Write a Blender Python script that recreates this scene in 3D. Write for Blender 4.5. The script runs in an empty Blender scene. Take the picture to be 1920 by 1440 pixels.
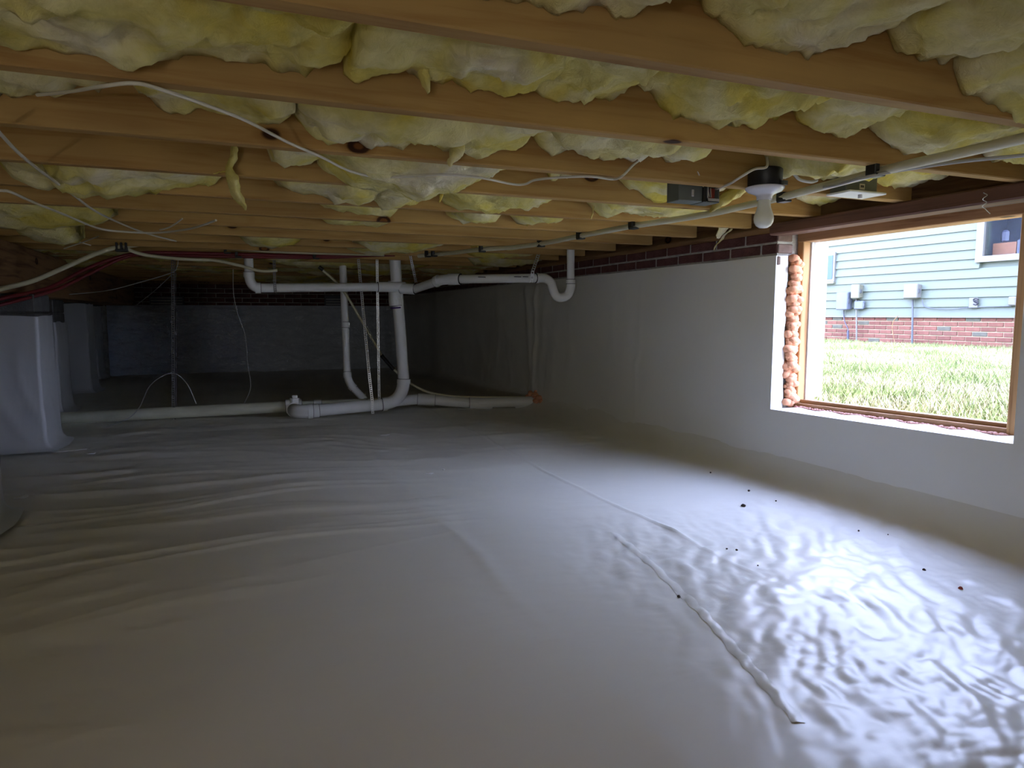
import bpy, math, random
import numpy as np
from mathutils import Vector, Matrix

random.seed(7)
SC = bpy.context.scene
COL = SC.collection

# ------------------------------------------------------------------ camera
F_PX, HOR = 1290.0, 590.0
PITCH = math.atan((720 - HOR) / F_PX)
YAW = math.atan(529 / math.hypot(F_PX, 720 - HOR))
CAMH = 0.77
cam = bpy.data.cameras.new('camera'); cam.sensor_width = 36; cam.lens = F_PX / 1920 * 36
cam.clip_start = 0.02; cam.clip_end = 200
co = bpy.data.objects.new('camera', cam); COL.objects.link(co)
co.location = (0, 0, CAMH); co.rotation_euler = (math.pi / 2 - PITCH, 0, -YAW)
SC.camera = co

# ------------------------------------------------------------------ light
SC.view_settings.view_transform = 'Standard'; SC.view_settings.look = 'None'
SC.view_settings.exposure = 0.0; SC.view_settings.gamma = 1.0
SC.view_settings.use_curve_mapping = False
SKY_STRENGTH, SUN_STRENGTH, REAR_FILL_POWER, FLOOD_POWER = 23.0, 14.0, 18.0, 17.0
w = bpy.data.worlds.new('sky'); SC.world = w; w.use_nodes = True
nt = w.node_tree; nt.nodes.clear()
out = nt.nodes.new('ShaderNodeOutputWorld'); bg = nt.nodes.new('ShaderNodeBackground')
tc = nt.nodes.new('ShaderNodeTexCoord'); sx = nt.nodes.new('ShaderNodeSeparateXYZ')
cr = nt.nodes.new('ShaderNodeValToRGB')
cr.color_ramp.elements[0].position = 0.0; cr.color_ramp.elements[0].color = (0.60, 0.70, 1.0, 1)
cr.color_ramp.elements[1].position = 0.8; cr.color_ramp.elements[1].color = (0.47, 0.58, 1.0, 1)
nt.links.new(tc.outputs['Generated'], sx.inputs[0]); nt.links.new(sx.outputs['Z'], cr.inputs[0])
nt.links.new(cr.outputs[0], bg.inputs[0]); bg.inputs[1].default_value = SKY_STRENGTH
nt.links.new(bg.outputs[0], out.inputs[0])

def add_light(name, kind, loc, aim, power, color, size=None, size_y=None):
    l = bpy.data.lights.new(name, kind); l.energy = power; l.color = color
    if kind == 'AREA':
        l.shape = 'RECTANGLE'; l.size = size; l.size_y = size_y or size
    elif kind == 'SUN': l.angle = math.radians(0.6)
    else: l.shadow_soft_size = size
    o = bpy.data.objects.new(name, l); COL.objects.link(o); o.location = loc
    o.rotation_euler = (Vector(aim) - Vector(loc)).to_track_quat('-Z', 'Y').to_euler()
    return o
add_light('sunlight', 'SUN', (4.2, -9, 14), (4.0, 3.0, 0), SUN_STRENGTH, (1.0, 0.93, 0.78))
# added fill light behind the camera, to the left; no doorway is modelled
add_light('rear_fill_light', 'AREA', (-1.3, -2.9, 0.62), (0.6, 5.0, 0.60), REAR_FILL_POWER, (0.97, 0.99, 1.0), 1.2, 0.8)
# the inspector's work lamp standing on the floor behind the camera
add_light('work_lamp', 'POINT', (-1.15, -1.2, 0.40), (0, 0, 0), FLOOD_POWER, (1.0, 0.97, 0.92), 0.03)

# ------------------------------------------------------------------ helpers
_sy, _cy, _sp, _cp = math.sin(YAW), math.cos(YAW), math.sin(PITCH), math.cos(PITCH)
def ray(px, py):
    x = (px - 960) / F_PX; y = (720 - py) / F_PX
    fw = _cp + _sp * y; up = -_sp + _cp * y
    return (fw * _sy + x * _cy, fw * _cy - x * _sy, up)
def PX(px, py, X):
    r = ray(px, py); k = X / r[0]; return (X, r[1] * k, CAMH + r[2] * k)
def PY(px, py, Y):
    r = ray(px, py); k = Y / r[1]; return (r[0] * k, Y, CAMH + r[2] * k)
def PZ(px, py, Z):
    r = ray(px, py); k = (Z - CAMH) / r[2]; return (r[0] * k, r[1] * k, Z)

def tag(o, label=None, cat=None, group=None, kind=None):
    if label: o['label'] = label
    if cat: o['category'] = cat
    if group: o['group'] = group
    if kind: o['kind'] = kind
    return o
def empty(name, loc=(0, 0, 0)):
    o = bpy.data.objects.new(name, None); COL.objects.link(o); o.location = loc
    o.empty_display_size = 0.05; return o
def link(name, verts, faces, mat, parent=None, smooth=False):
    me = bpy.data.meshes.new(name)
    me.from_pydata([tuple(v) for v in verts], [], [tuple(f) for f in faces]); me.update()
    if mat: me.materials.append(mat)
    if smooth: me.polygons.foreach_set('use_smooth', [True] * len(me.polygons))
    o = bpy.data.objects.new(name, me); COL.objects.link(o)
    if parent:
        o.parent = parent
        o.matrix_parent_inverse = Matrix.Translation(-Vector(parent.location))
    return o
class MB:
    def __init__(s): s.v = []; s.f = []
    def add(s, v, f):
        n = len(s.v); s.v += [tuple(a) for a in v]; s.f += [tuple(i + n for i in q) for q in f]; return s
    def box(s, lo, hi, ch=0.0):
        x0, y0, z0 = lo; x1, y1, z1 = hi
        if ch <= 0:
            v = [(x0, y0, z0), (x1, y0, z0), (x1, y1, z0), (x0, y1, z0), (x0, y0, z1), (x1, y0, z1), (x1, y1, z1), (x0, y1, z1)]
            return s.add(v, [(0, 3, 2, 1), (4, 5, 6, 7), (0, 1, 5, 4), (1, 2, 6, 5), (2, 3, 7, 6), (3, 0, 4, 7)])
        c = min(ch, (x1 - x0) / 2.1, (y1 - y0) / 2.1, (z1 - z0) / 2.1)
        v = []; idx = {}
        for ix, X in enumerate((x0, x1)):
            for iy, Y in enumerate((y0, y1)):
                for iz, Z in enumerate((z0, z1)):
                    sx_, sy_, sz_ = (1 - 2 * ix), (1 - 2 * iy), (1 - 2 * iz)
                    idx[(ix, iy, iz, 0)] = len(v); v.append((X, Y + sy_ * c, Z + sz_ * c))
                    idx[(ix, iy, iz, 1)] = len(v); v.append((X + sx_ * c, Y, Z + sz_ * c))
                    idx[(ix, iy, iz, 2)] = len(v); v.append((X + sx_ * c, Y + sy_ * c, Z))
        f = []
        I = lambda a, b, c_, k: idx[(a, b, c_, k)]
        for a in (0, 1):
            f.append((I(a, 0, 0, 0), I(a, 1, 0, 0), I(a, 1, 1, 0), I(a, 0, 1, 0)))
            f.append((I(0, a, 0, 1), I(1, a, 0, 1), I(1, a, 1, 1), I(0, a, 1, 1)))
            f.append((I(0, 0, a, 2), I(1, 0, a, 2), I(1, 1, a, 2), I(0, 1, a, 2)))
            for b in (0, 1):
                f.append((I(0, a, b, 1), I(1, a, b, 1), I(1, a, b, 2), I(0, a, b, 2)))
                f.append((I(a, 0, b, 0), I(a, 1, b, 0), I(a, 1, b, 2), I(a, 0, b, 2)))
                f.append((I(a, b, 0, 0), I(a, b, 1, 0), I(a, b, 1, 1), I(a, b, 0, 1)))
                for d in (0, 1):
                    f.append((I(a, b, d, 0), I(a, b, d, 1), I(a, b, d, 2)))
        return s.add(v, f)
    def tube(s, pts, r, n=12, sub=0, cap=True, flat=None):
        P = [Vector(p) for p in pts]
        rr = list(r) if hasattr(r, '__len__') else [r] * len(P)
        if sub > 0 and len(P) > 2:
            Q, R = [], []
            for i in range(len(P) - 1):
                p0, p1, p2, p3 = P[max(i - 1, 0)], P[i], P[i + 1], P[min(i + 2, len(P) - 1)]
                for k in range(sub):
                    t = k / sub
                    Q.append(0.5 * ((2 * p1) + (p2 - p0) * t + (2 * p0 - 5 * p1 + 4 * p2 - p3) * t * t + (3 * p1 - p0 - 3 * p2 + p3) * t ** 3))
                    R.append(rr[i] * (1 - t) + rr[i + 1] * t)
            Q.append(P[-1]); R.append(rr[-1]); P, rr = Q, R
        v, f = [], []; up = None
        for i, p in enumerate(P):
            d = (P[min(i + 1, len(P) - 1)] - P[max(i - 1, 0)]).normalized()
            if up is None:
                up = Vector((0, 0, 1)) if abs(d.z) < 0.9 else Vector((1, 0, 0))
            a = d.cross(up).normalized(); b = a.cross(d).normalized(); up = b
            fl = flat if flat else 1.0
            for k in range(n):
                t = 2 * math.pi * k / n
                v.append(p + a * math.cos(t) * rr[i] + b * math.sin(t) * rr[i] * fl)
        for i in range(len(P) - 1):
            for k in range(n):
                k2 = (k + 1) % n
                f.append((i * n + k, i * n + k2, (i + 1) * n + k2, (i + 1) * n + k))
        if cap:
            f.append(tuple(range(n - 1, -1, -1))); f.append(tuple((len(P) - 1) * n + k for k in range(n)))
        return s.add(v, f)
    def lathe(s, prof, c, n=24):
        v, f = [], []
        for r, z in prof:
            for k in range(n):
                t = 2 * math.pi * k / n; v.append((c[0] + r * math.cos(t), c[1] + r * math.sin(t), c[2] + z))
        for i in range(len(prof) - 1):
            for k in range(n):
                k2 = (k + 1) % n; f.append((i * n + k, i * n + k2, (i + 1) * n + k2, (i + 1) * n + k))
        f.append(tuple(range(n))); f.append(tuple((len(prof) - 1) * n + k for k in range(n - 1, -1, -1)))
        return s.add(v, f)
    def build(s, name, mat, parent=None, smooth=False):
        o = link(name, s.v, s.f, mat, parent, smooth)
        if smooth:
            m = o.data; m.set_sharp_from_angle(angle=math.radians(50))
        return o
def box(name, lo, hi, mat, parent=None, ch=0.0): return MB().box(lo, hi, ch).build(name, mat, parent)

# numpy gradient noise
_rs = np.random.RandomState(3); _perm = _rs.permutation(512)
_g = _rs.rand(512) * 2 * np.pi; _gx, _gy = np.cos(_g), np.sin(_g)
def noise(x, y, seed=0):
    x = np.asarray(x, float) + seed * 17.37; y = np.asarray(y, float) + seed * 9.71
    xi = np.floor(x).astype(int); yi = np.floor(y).astype(int); xf = x - xi; yf = y - yi
    def h(a, b): return _perm[(_perm[a % 512] + b) % 512]
    def d(a, b, u, v): i = h(a, b); return _gx[i] * u + _gy[i] * v
    u = xf ** 3 * (xf * (xf * 6 - 15) + 10); v = yf ** 3 * (yf * (yf * 6 - 15) + 10)
    a = d(xi, yi, xf, yf); b = d(xi + 1, yi, xf - 1, yf); c = d(xi, yi + 1, xf, yf - 1); e = d(xi + 1, yi + 1, xf - 1, yf - 1)
    return ((a * (1 - u) + b * u) * (1 - v) + (c * (1 - u) + e * u) * v) * 1.5
def fbm(x, y, seed=0, o=4):
    r = 0; a = 1; fq = 1
    for i in range(o): r = r + a * noise(x * fq, y * fq, seed + i * 3.1); a *= 0.5; fq *= 2.03
    return r
def ridge(x, y, seed=0): return 1 - np.abs(noise(x, y, seed)) * 2
def smooth01(x): x = np.clip(x, 0, 1); return x * x * (3 - 2 * x)
def gridfaces(nu, nv, base=0):
    i = np.arange(nu - 1)[:, None]; j = np.arange(nv - 1)[None, :]
    a = (i * nv + j + base).ravel(); return np.stack([a, a + nv, a + nv + 1, a + 1], 1)
def gridmesh(name, V, F, mat, parent=None):
    me = bpy.data.meshes.new(name); V = np.asarray(V, np.float32); F = np.asarray(F, np.int32)
    me.vertices.add(len(V)); me.vertices.foreach_set('co', V.ravel())
    me.loops.add(F.size); me.loops.foreach_set('vertex_index', F.ravel())
    me.polygons.add(len(F)); me.polygons.foreach_set('loop_start', np.arange(0, F.size, F.shape[1]))
    me.polygons.foreach_set('loop_total', np.full(len(F), F.shape[1]))
    me.polygons.foreach_set('use_smooth', np.ones(len(F), bool))
    me.update(calc_edges=True); me.validate()
    if mat: me.materials.append(mat)
    o = bpy.data.objects.new(name, me); COL.objects.link(o)
    if parent: o.parent = parent; o.matrix_parent_inverse = Matrix.Translation(-Vector(parent.location))
    return o

# ------------------------------------------------------------------ materials
def mat_new(name, rough=0.6, spec=0.5, metal=0.0):
    m = bpy.data.materials.new(name); m.use_nodes = True
    b = m.node_tree.nodes['Principled BSDF']; b.inputs['Roughness'].default_value = rough
    b.inputs['Specular IOR Level'].default_value = spec; b.inputs['Metallic'].default_value = metal
    return m, m.node_tree, b
def plain(name, c, rough=0.6, spec=0.5, metal=0.0, var=0.12, scale=6.0, bump=0.0, bscale=60, stretch=(1, 1, 1)):
    m, t, b = mat_new(name, rough, spec, metal)
    co_ = t.nodes.new('ShaderNodeTexCoord'); mp = t.nodes.new('ShaderNodeMapping'); mp.inputs['Scale'].default_value = stretch
    t.links.new(co_.outputs['Object'], mp.inputs[0])
    n = t.nodes.new('ShaderNodeTexNoise'); n.inputs['Scale'].default_value = scale; n.inputs['Detail'].default_value = 5
    t.links.new(mp.outputs[0], n.inputs['Vector'])
    r = t.nodes.new('ShaderNodeValToRGB')
    r.color_ramp.elements[0].position = 0.3; r.color_ramp.elements[0].color = tuple(x * (1 - var) for x in c) + (1,)
    r.color_ramp.elements[1].position = 0.7; r.color_ramp.elements[1].color = tuple(min(1, x * (1 + var)) for x in c) + (1,)
    t.links.new(n.outputs[0], r.inputs[0]); t.links.new(r.outputs[0], b.inputs['Base Color'])
    if bump:
        n2 = t.nodes.new('ShaderNodeTexNoise'); n2.inputs['Scale'].default_value = bscale; n2.inputs['Detail'].default_value = 4
        t.links.new(mp.outputs[0], n2.inputs['Vector'])
        bp = t.nodes.new('ShaderNodeBump'); bp.inputs['Strength'].default_value = bump; bp.inputs['Distance'].default_value = 0.01
        t.links.new(n2.outputs[0], bp.inputs['Height']); t.links.new(bp.outputs[0], b.inputs['Normal'])
    return m
def ramp(t, src, stops):
    r = t.nodes.new('ShaderNodeValToRGB'); e = r.color_ramp.elements
    while len(e) < len(stops): e.new(0.5)
    for k, (p_, c) in enumerate(stops): e[k].position = p_; e[k].color = tuple(c) + (1,) if len(c) == 3 else c
    t.links.new(src, r.inputs[0]); return r
def mix(t, a, b, fac=None, mode='MIX', f=0.5):
    m = t.nodes.new('ShaderNodeMix'); m.data_type = 'RGBA'; m.blend_type = mode; m.inputs[0].default_value = f
    if fac is not None: t.links.new(fac, m.inputs[0])
    for i, s in ((6, a), (7, b)):
        if isinstance(s, tuple): m.inputs[i].default_value = s + (1,)
        else: t.links.new(s, m.inputs[i])
    return m.outputs[2]

def wood(name, light, dark, knots=True, axis='X', rough=0.75):
    m, t, b = mat_new(name, rough, 0.25)
    tc_ = t.nodes.new('ShaderNodeTexCoord'); oi = t.nodes.new('ShaderNodeObjectInfo')
    off = t.nodes.new('ShaderNodeVectorMath'); off.operation = 'MULTIPLY_ADD'
    cb = t.nodes.new('ShaderNodeCombineXYZ'); t.links.new(oi.outputs['Random'], cb.inputs[0]); t.links.new(oi.outputs['Random'], cb.inputs[1]); t.links.new(oi.outputs['Random'], cb.inputs[2])
    t.links.new(cb.outputs[0], off.inputs[0]); off.inputs[1].default_value = (13, 7, 5); t.links.new(tc_.outputs['Object'], off.inputs[2])
    mp = t.nodes.new('ShaderNodeMapping'); t.links.new(off.outputs[0], mp.inputs[0])
    s = {'X': (0.6, 9, 9), 'Y': (9, 0.6, 9), 'Z': (9, 9, 0.6)}[axis]; mp.inputs['Scale'].default_value = s
    n = t.nodes.new('ShaderNodeTexNoise'); n.inputs['Scale'].default_value = 3; n.inputs['Detail'].default_value = 8; n.inputs['Roughness'].default_value = 0.6
    n.inputs['Distortion'].default_value = 0.6
    t.links.new(mp.outputs[0], n.inputs['Vector'])
    c1 = ramp(t, n.outputs[0], [(0.35, dark), (0.52, light), (0.75, tuple(min(1, x * 1.12) for x in light))]).outputs[0]
    n3 = t.nodes.new('ShaderNodeTexNoise'); n3.inputs['Scale'].default_value = 1.7; n3.inputs['Detail'].default_value = 3
    t.links.new(off.outputs[0], n3.inputs['Vector'])
    st = ramp(t, n3.outputs[0], [(0.35, (0.8, 0.78, 0.76)), (0.65, (1.05, 1.04, 1.0))]).outputs[0]
    c1 = mix(t, c1, st, mode='MULTIPLY', f=1.0)
    if knots:
        mp2 = t.nodes.new('ShaderNodeMapping'); t.links.new(off.outputs[0], mp2.inputs[0])
        s2 = {'X': (3.6, 5.5, 5.5), 'Y': (5.5, 3.6, 5.5), 'Z': (5.5, 5.5, 3.6)}[axis]; mp2.inputs['Scale'].default_value = s2
        v = t.nodes.new('ShaderNodeTexVoronoi'); v.inputs['Scale'].default_value = 0.8; v.inputs['Randomness'].default_value = 1.0
        t.links.new(mp2.outputs[0], v.inputs['Vector'])
        kr = ramp(t, v.outputs['Distance'], [(0.0, (0.45, 0.28, 0.18)), (0.05, (0.40, 0.24, 0.15)), (0.06, (0.08, 0.035, 0.02)), (0.085, (0.10, 0.05, 0.03)), (0.10, (0.8, 0.72, 0.62)), (0.15, (1, 1, 1))])
        c1 = mix(t, c1, kr.outputs[0], mode='MULTIPLY', f=1.0)
    t.links.new(c1, b.inputs['Base Color'])
    bp = t.nodes.new('ShaderNodeBump'); bp.inputs['Strength'].default_value = 0.15; bp.inputs['Distance'].default_value = 0.004
    t.links.new(n.outputs[0], bp.inputs['Height']); t.links.new(bp.outputs[0], b.inputs['Normal'])
    return m

def liner_mat(name, base, rough, streak, bstr, coarse=1.0):
    m, t, b = mat_new(name, rough, 0.38)
    tc_ = t.nodes.new('ShaderNodeTexCoord')
    n0 = t.nodes.new('ShaderNodeTexNoise'); n0.inputs['Scale'].default_value = 1.3; n0.inputs['Detail'].default_value = 6
    t.links.new(tc_.outputs['Object'], n0.inputs['Vector'])
    c = ramp(t, n0.outputs[0], [(0.0, tuple(x * 0.90 for x in base)), (1.0, base)]).outputs[0]
    t.links.new(c, b.inputs['Base Color'])
    mp = t.nodes.new('ShaderNodeMapping'); mp.inputs['Scale'].default_value = streak
    t.links.new(tc_.outputs['Object'], mp.inputs[0])
    n1 = t.nodes.new('ShaderNodeTexNoise'); n1.inputs['Scale'].default_value = 2.2 * coarse; n1.inputs['Detail'].default_value = 3; n1.inputs['Distortion'].default_value = 1.2
    t.links.new(mp.outputs[0], n1.inputs['Vector'])
    v = t.nodes.new('ShaderNodeTexVoronoi'); v.feature = 'F1'; v.inputs['Scale'].default_value = 3.5 * coarse
    t.links.new(n1.outputs['Color'], v.inputs['Vector'])
    ad = t.nodes.new('ShaderNodeMath'); ad.operation = 'MULTIPLY_ADD'; ad.inputs[1].default_value = 0.35
    t.links.new(v.outputs['Distance'], ad.inputs[0]); t.links.new(n1.outputs[0], ad.inputs[2])
    bp = t.nodes.new('ShaderNodeBump'); bp.inputs['Strength'].default_value = bstr; bp.inputs['Distance'].default_value = 0.02
    t.links.new(ad.outputs[0], bp.inputs['Height']); t.links.new(bp.outputs[0], b.inputs['Normal'])
    rr = ramp(t, n0.outputs[0], [(0.0, (rough * 0.8,) * 3), (1.0, (rough * 1.4,) * 3)]).outputs[0]
    t.links.new(rr, b.inputs['Roughness'])
    return m
M = {}
M['joist'] = wood('joist_wood', (0.46, 0.29, 0.105), (0.37, 0.205, 0.068))
M['frame_wood'] = wood('frame_wood', (0.50, 0.29, 0.13), (0.30, 0.15, 0.06), axis='Z')
M['frame_wood_y'] = wood('frame_wood_across', (0.42, 0.25, 0.13), (0.25, 0.13, 0.06), axis='Y')
M['header'] = wood('aged_header_wood', (0.17, 0.085, 0.06), (0.09, 0.045, 0.035), axis='Y', knots=False)
M['girder'] = wood('girder_wood', (0.30, 0.17, 0.08), (0.16, 0.08, 0.04), axis='Y')
M['subfloor'] = wood('subfloor_wood', (0.40, 0.26, 0.13), (0.28, 0.17, 0.08), knots=False)
M['liner_floor'] = liner_mat('white_floor_liner', (0.83, 0.81, 0.74), 0.33, (1.0, 2.2, 1), 0.10)
M['liner_wall'] = liner_mat('white_wall_liner', (0.85, 0.84, 0.79), 0.36, (1, 1.6, 0.6), 0.10)
M['liner_back'] = liner_mat('crumpled_back_liner', (0.74, 0.80, 0.90), 0.15, (1.2, 1, 2.2), 1.0, 2.6)
M['liner_back'].node_tree.nodes['Principled BSDF'].inputs['Specular IOR Level'].default_value = 1.0
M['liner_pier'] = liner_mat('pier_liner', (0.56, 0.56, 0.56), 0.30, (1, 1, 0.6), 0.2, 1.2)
M['mortar'] = plain('mortar', (0.42, 0.40, 0.37), 0.95, 0.1, var=0.25, scale=20, bump=0.5, bscale=120)
M['brick_in'] = plain('dark_red_brick', (0.115, 0.050, 0.046), 0.9, 0.15, var=0.45, scale=9, bump=0.6, bscale=90)
M['brick_end'] = plain('dusty_brick', (0.24, 0.17, 0.15), 0.95, 0.1, var=0.3, scale=12, bump=0.5)
M['block'] = plain('grey_block', (0.13, 0.13, 0.125), 0.95, 0.1, var=0.2, scale=15, bump=0.6, bscale=150)
M['pvc'] = plain('white_pvc', (0.84, 0.85, 0.83), 0.38, 0.5, var=0.06, scale=4)
M['pvc_old'] = plain('yellowed_pvc', (0.60, 0.60, 0.47), 0.42, 0.5, var=0.14, scale=5, stretch=(1, 4, 4))
M['pex_cream'] = plain('cream_water_tube', (0.60, 0.56, 0.38), 0.4, 0.5, var=0.06)
M['pex_red'] = plain('red_water_tube', (0.15, 0.012, 0.015), 0.4, 0.5, var=0.1)
M['cable'] = plain('white_cable', (0.62, 0.58, 0.48), 0.5, 0.4, var=0.08)
M['cable_grey'] = plain('grey_cable', (0.45, 0.45, 0.45), 0.5, 0.4, var=0.08)
M['black'] = plain('black_plastic', (0.007, 0.007, 0.008), 0.45, 0.5, var=0.2)
M['steel'] = plain('galvanised_steel', (0.62, 0.63, 0.65), 0.38, 0.5, 0.8, var=0.12, scale=20)
M['box_grey'] = plain('grey_green_box', (0.13, 0.145, 0.13), 0.5, 0.4, var=0.1)
M['porcelain'] = plain('white_porcelain', (0.72, 0.72, 0.78), 0.2, 0.6, var=0.02)
M['bulb'] = plain('frosted_bulb', (0.85, 0.85, 0.75), 0.25, 0.5, var=0.02)
M['foam'] = plain('orange_foam', (0.74, 0.36, 0.21), 0.8, 0.2, var=0.18, scale=14, bump=0.4, bscale=60)
M['foam_pink'] = plain('pink_foam', (0.62, 0.34, 0.28), 0.85, 0.2, var=0.2, scale=18, bump=0.4)
M['white_paint'] = plain('white_paint', (0.70, 0.70, 0.70), 0.5, 0.4, var=0.05, scale=10)
M['worn_paint'] = plain('worn_white_paint', (0.50, 0.48, 0.45), 0.7, 0.3, var=0.22, scale=14, stretch=(1, 1, 0.2))
M['dirt'] = plain('dark_crumb', (0.05, 0.04, 0.03), 0.9, 0.2, var=0.4, scale=50)
M['crumb_red'] = plain('red_crumb', (0.30, 0.06, 0.04), 0.9, 0.2, var=0.3, scale=50)
M['scrap'] = plain('white_scrap', (0.92, 0.92, 0.90), 0.6, 0.4, var=0.1)
M['ink'] = plain('black_ink', (0.02, 0.02, 0.025), 0.6, 0.2)
M['purple'] = plain('purple_primer', (0.10, 0.05, 0.22), 0.5, 0.3, var=0.3)
# glass fibre: yellow with pale worn patches
def insulation_mat():
    m, t, b = mat_new('glass_fibre', 0.95, 0.1)
    tc_ = t.nodes.new('ShaderNodeTexCoord')
    n = t.nodes.new('ShaderNodeTexNoise'); n.inputs['Scale'].default_value = 4.5; n.inputs['Detail'].default_value = 5; n.inputs['Distortion'].default_value = 0.8
    t.links.new(tc_.outputs['Object'], n.inputs['Vector'])
    c = ramp(t, n.outputs[0], [(0.34, (0.76, 0.62, 0.12)), (0.46, (0.76, 0.67, 0.25)), (0.58, (0.80, 0.72, 0.40)), (0.68, (0.82, 0.75, 0.55))]).outputs[0]
    n2 = t.nodes.new('ShaderNodeTexNoise'); n2.inputs['Scale'].default_value = 26; n2.inputs['Detail'].default_value = 9; n2.inputs['Roughness'].default_value = 0.68; n2.inputs['Distortion'].default_value = 0.5
    t.links.new(tc_.outputs['Object'], n2.inputs['Vector'])
    c = mix(t, c, ramp(t, n2.outputs[0], [(0.3, (0.86, 0.84, 0.78)), (0.6, (1.04, 1.03, 1.0))]).outputs[0], mode='MULTIPLY', f=1)
    t.links.new(c, b.inputs['Base Color'])
    bp = t.nodes.new('ShaderNodeBump'); bp.inputs['Strength'].default_value = 0.8; bp.inputs['Distance'].default_value = 0.015
    t.links.new(n2.outputs[0], bp.inputs['Height']); t.links.new(bp.outputs[0], b.inputs['Normal'])
    return m
M['insul'] = insulation_mat()
def obj_tint(name, cols, rough=0.85, bump=0.3):
    m, t, b = mat_new(name, rough, 0.2)
    oi = t.nodes.new('ShaderNodeObjectInfo')
    r = ramp(t, oi.outputs['Random'], cols); r.color_ramp.interpolation = 'CONSTANT'
    n = t.nodes.new('ShaderNodeTexNoise'); n.inputs['Scale'].default_value = 25; n.inputs['Detail'].default_value = 4
    tc_ = t.nodes.new('ShaderNodeTexCoord'); t.links.new(tc_.outputs['Object'], n.inputs['Vector'])
    c = mix(t, r.outputs[0], ramp(t, n.outputs[0], [(0.3, (0.85, 0.85, 0.85)), (0.7, (1.1, 1.1, 1.1))]).outputs[0], mode='MULTIPLY', f=1)
    t.links.new(c, b.inputs['Base Color']); return m
M['brick_out'] = obj_tint('red_house_brick', [(0.0, (0.140, 0.058, 0.040)), (0.3, (0.120, 0.048, 0.034)), (0.55, (0.155, 0.064, 0.045)), (0.8, (0.130, 0.056, 0.040)), (0.93, (0.085, 0.078, 0.058))])
M['mortar_out'] = plain('pale_mortar', (0.38, 0.30, 0.19), 0.9, 0.2)
M['siding'] = plain('pale_green_siding', (0.098, 0.114, 0.088), 0.6, 0.3, var=0.02, scale=2)
M['grass'] = plain('sunlit_grass', (0.16, 0.20, 0.075), 0.8, 0.2, var=0.35, scale=3)
M['grass_dry'] = plain('dry_grass', (0.32, 0.29, 0.18), 0.85, 0.2, var=0.25, scale=4)
M['soil'] = plain('lawn_soil', (0.28, 0.26, 0.14), 0.95, 0.1, var=0.3, scale=4, bump=0.5, bscale=40)
M['white_out'] = plain('white_outdoor_paint', (0.13, 0.125, 0.11), 0.5, 0.3, var=0.03)
M['line_out'] = plain('grey_outdoor_cable', (0.07, 0.075, 0.08), 0.5, 0.3)
M['beige_box'] = plain('beige_plastic', (0.13, 0.125, 0.085), 0.5, 0.4, var=0.05)
M['grey_box'] = plain('blue_grey_plastic', (0.095, 0.105, 0.13), 0.5, 0.4, var=0.05)
M['sky_pane'] = plain('blue_pane', (0.045, 0.075, 0.12), 0.4, 0.2, var=0.03)
def glass():
    m, t, b = mat_new('window_glass', 0.02, 0.5)
    b.inputs['Transmission Weight'].default_value = 1.0; b.inputs['Base Color'].default_value = (0.9, 0.95, 1, 1); b.inputs['IOR'].default_value = 1.1
    return m
M['glass'] = glass()
M['room'] = plain('dim_room_wall', (0.10, 0.11, 0.14), 0.8, 0.2)
M['cabinet'] = plain('orange_wood_cabinet', (0.16, 0.06, 0.025), 0.6, 0.3, var=0.15)
M['dark_box'] = plain('dark_appliance', (0.04, 0.04, 0.06), 0.4, 0.4)

# ------------------------------------------------------------------ setting
XW, YB, XL, YF, ZC = 2.30, 9.90, -4.6, -3.0, 1.168        # right wall, back wall, left wall, wall behind, joist underside
JS, JT, JH = 0.40596, 0.038, 0.235
def yk(k): return (2.51 + 1.02 * k) * 0.398               # far face of joist k

ceil = box('ceiling', (XL, YF, ZC + JH), (XW + 0.2, YB + 0.2, ZC + JH + 0.02), M['subfloor']); tag(ceil, kind='structure')

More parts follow.
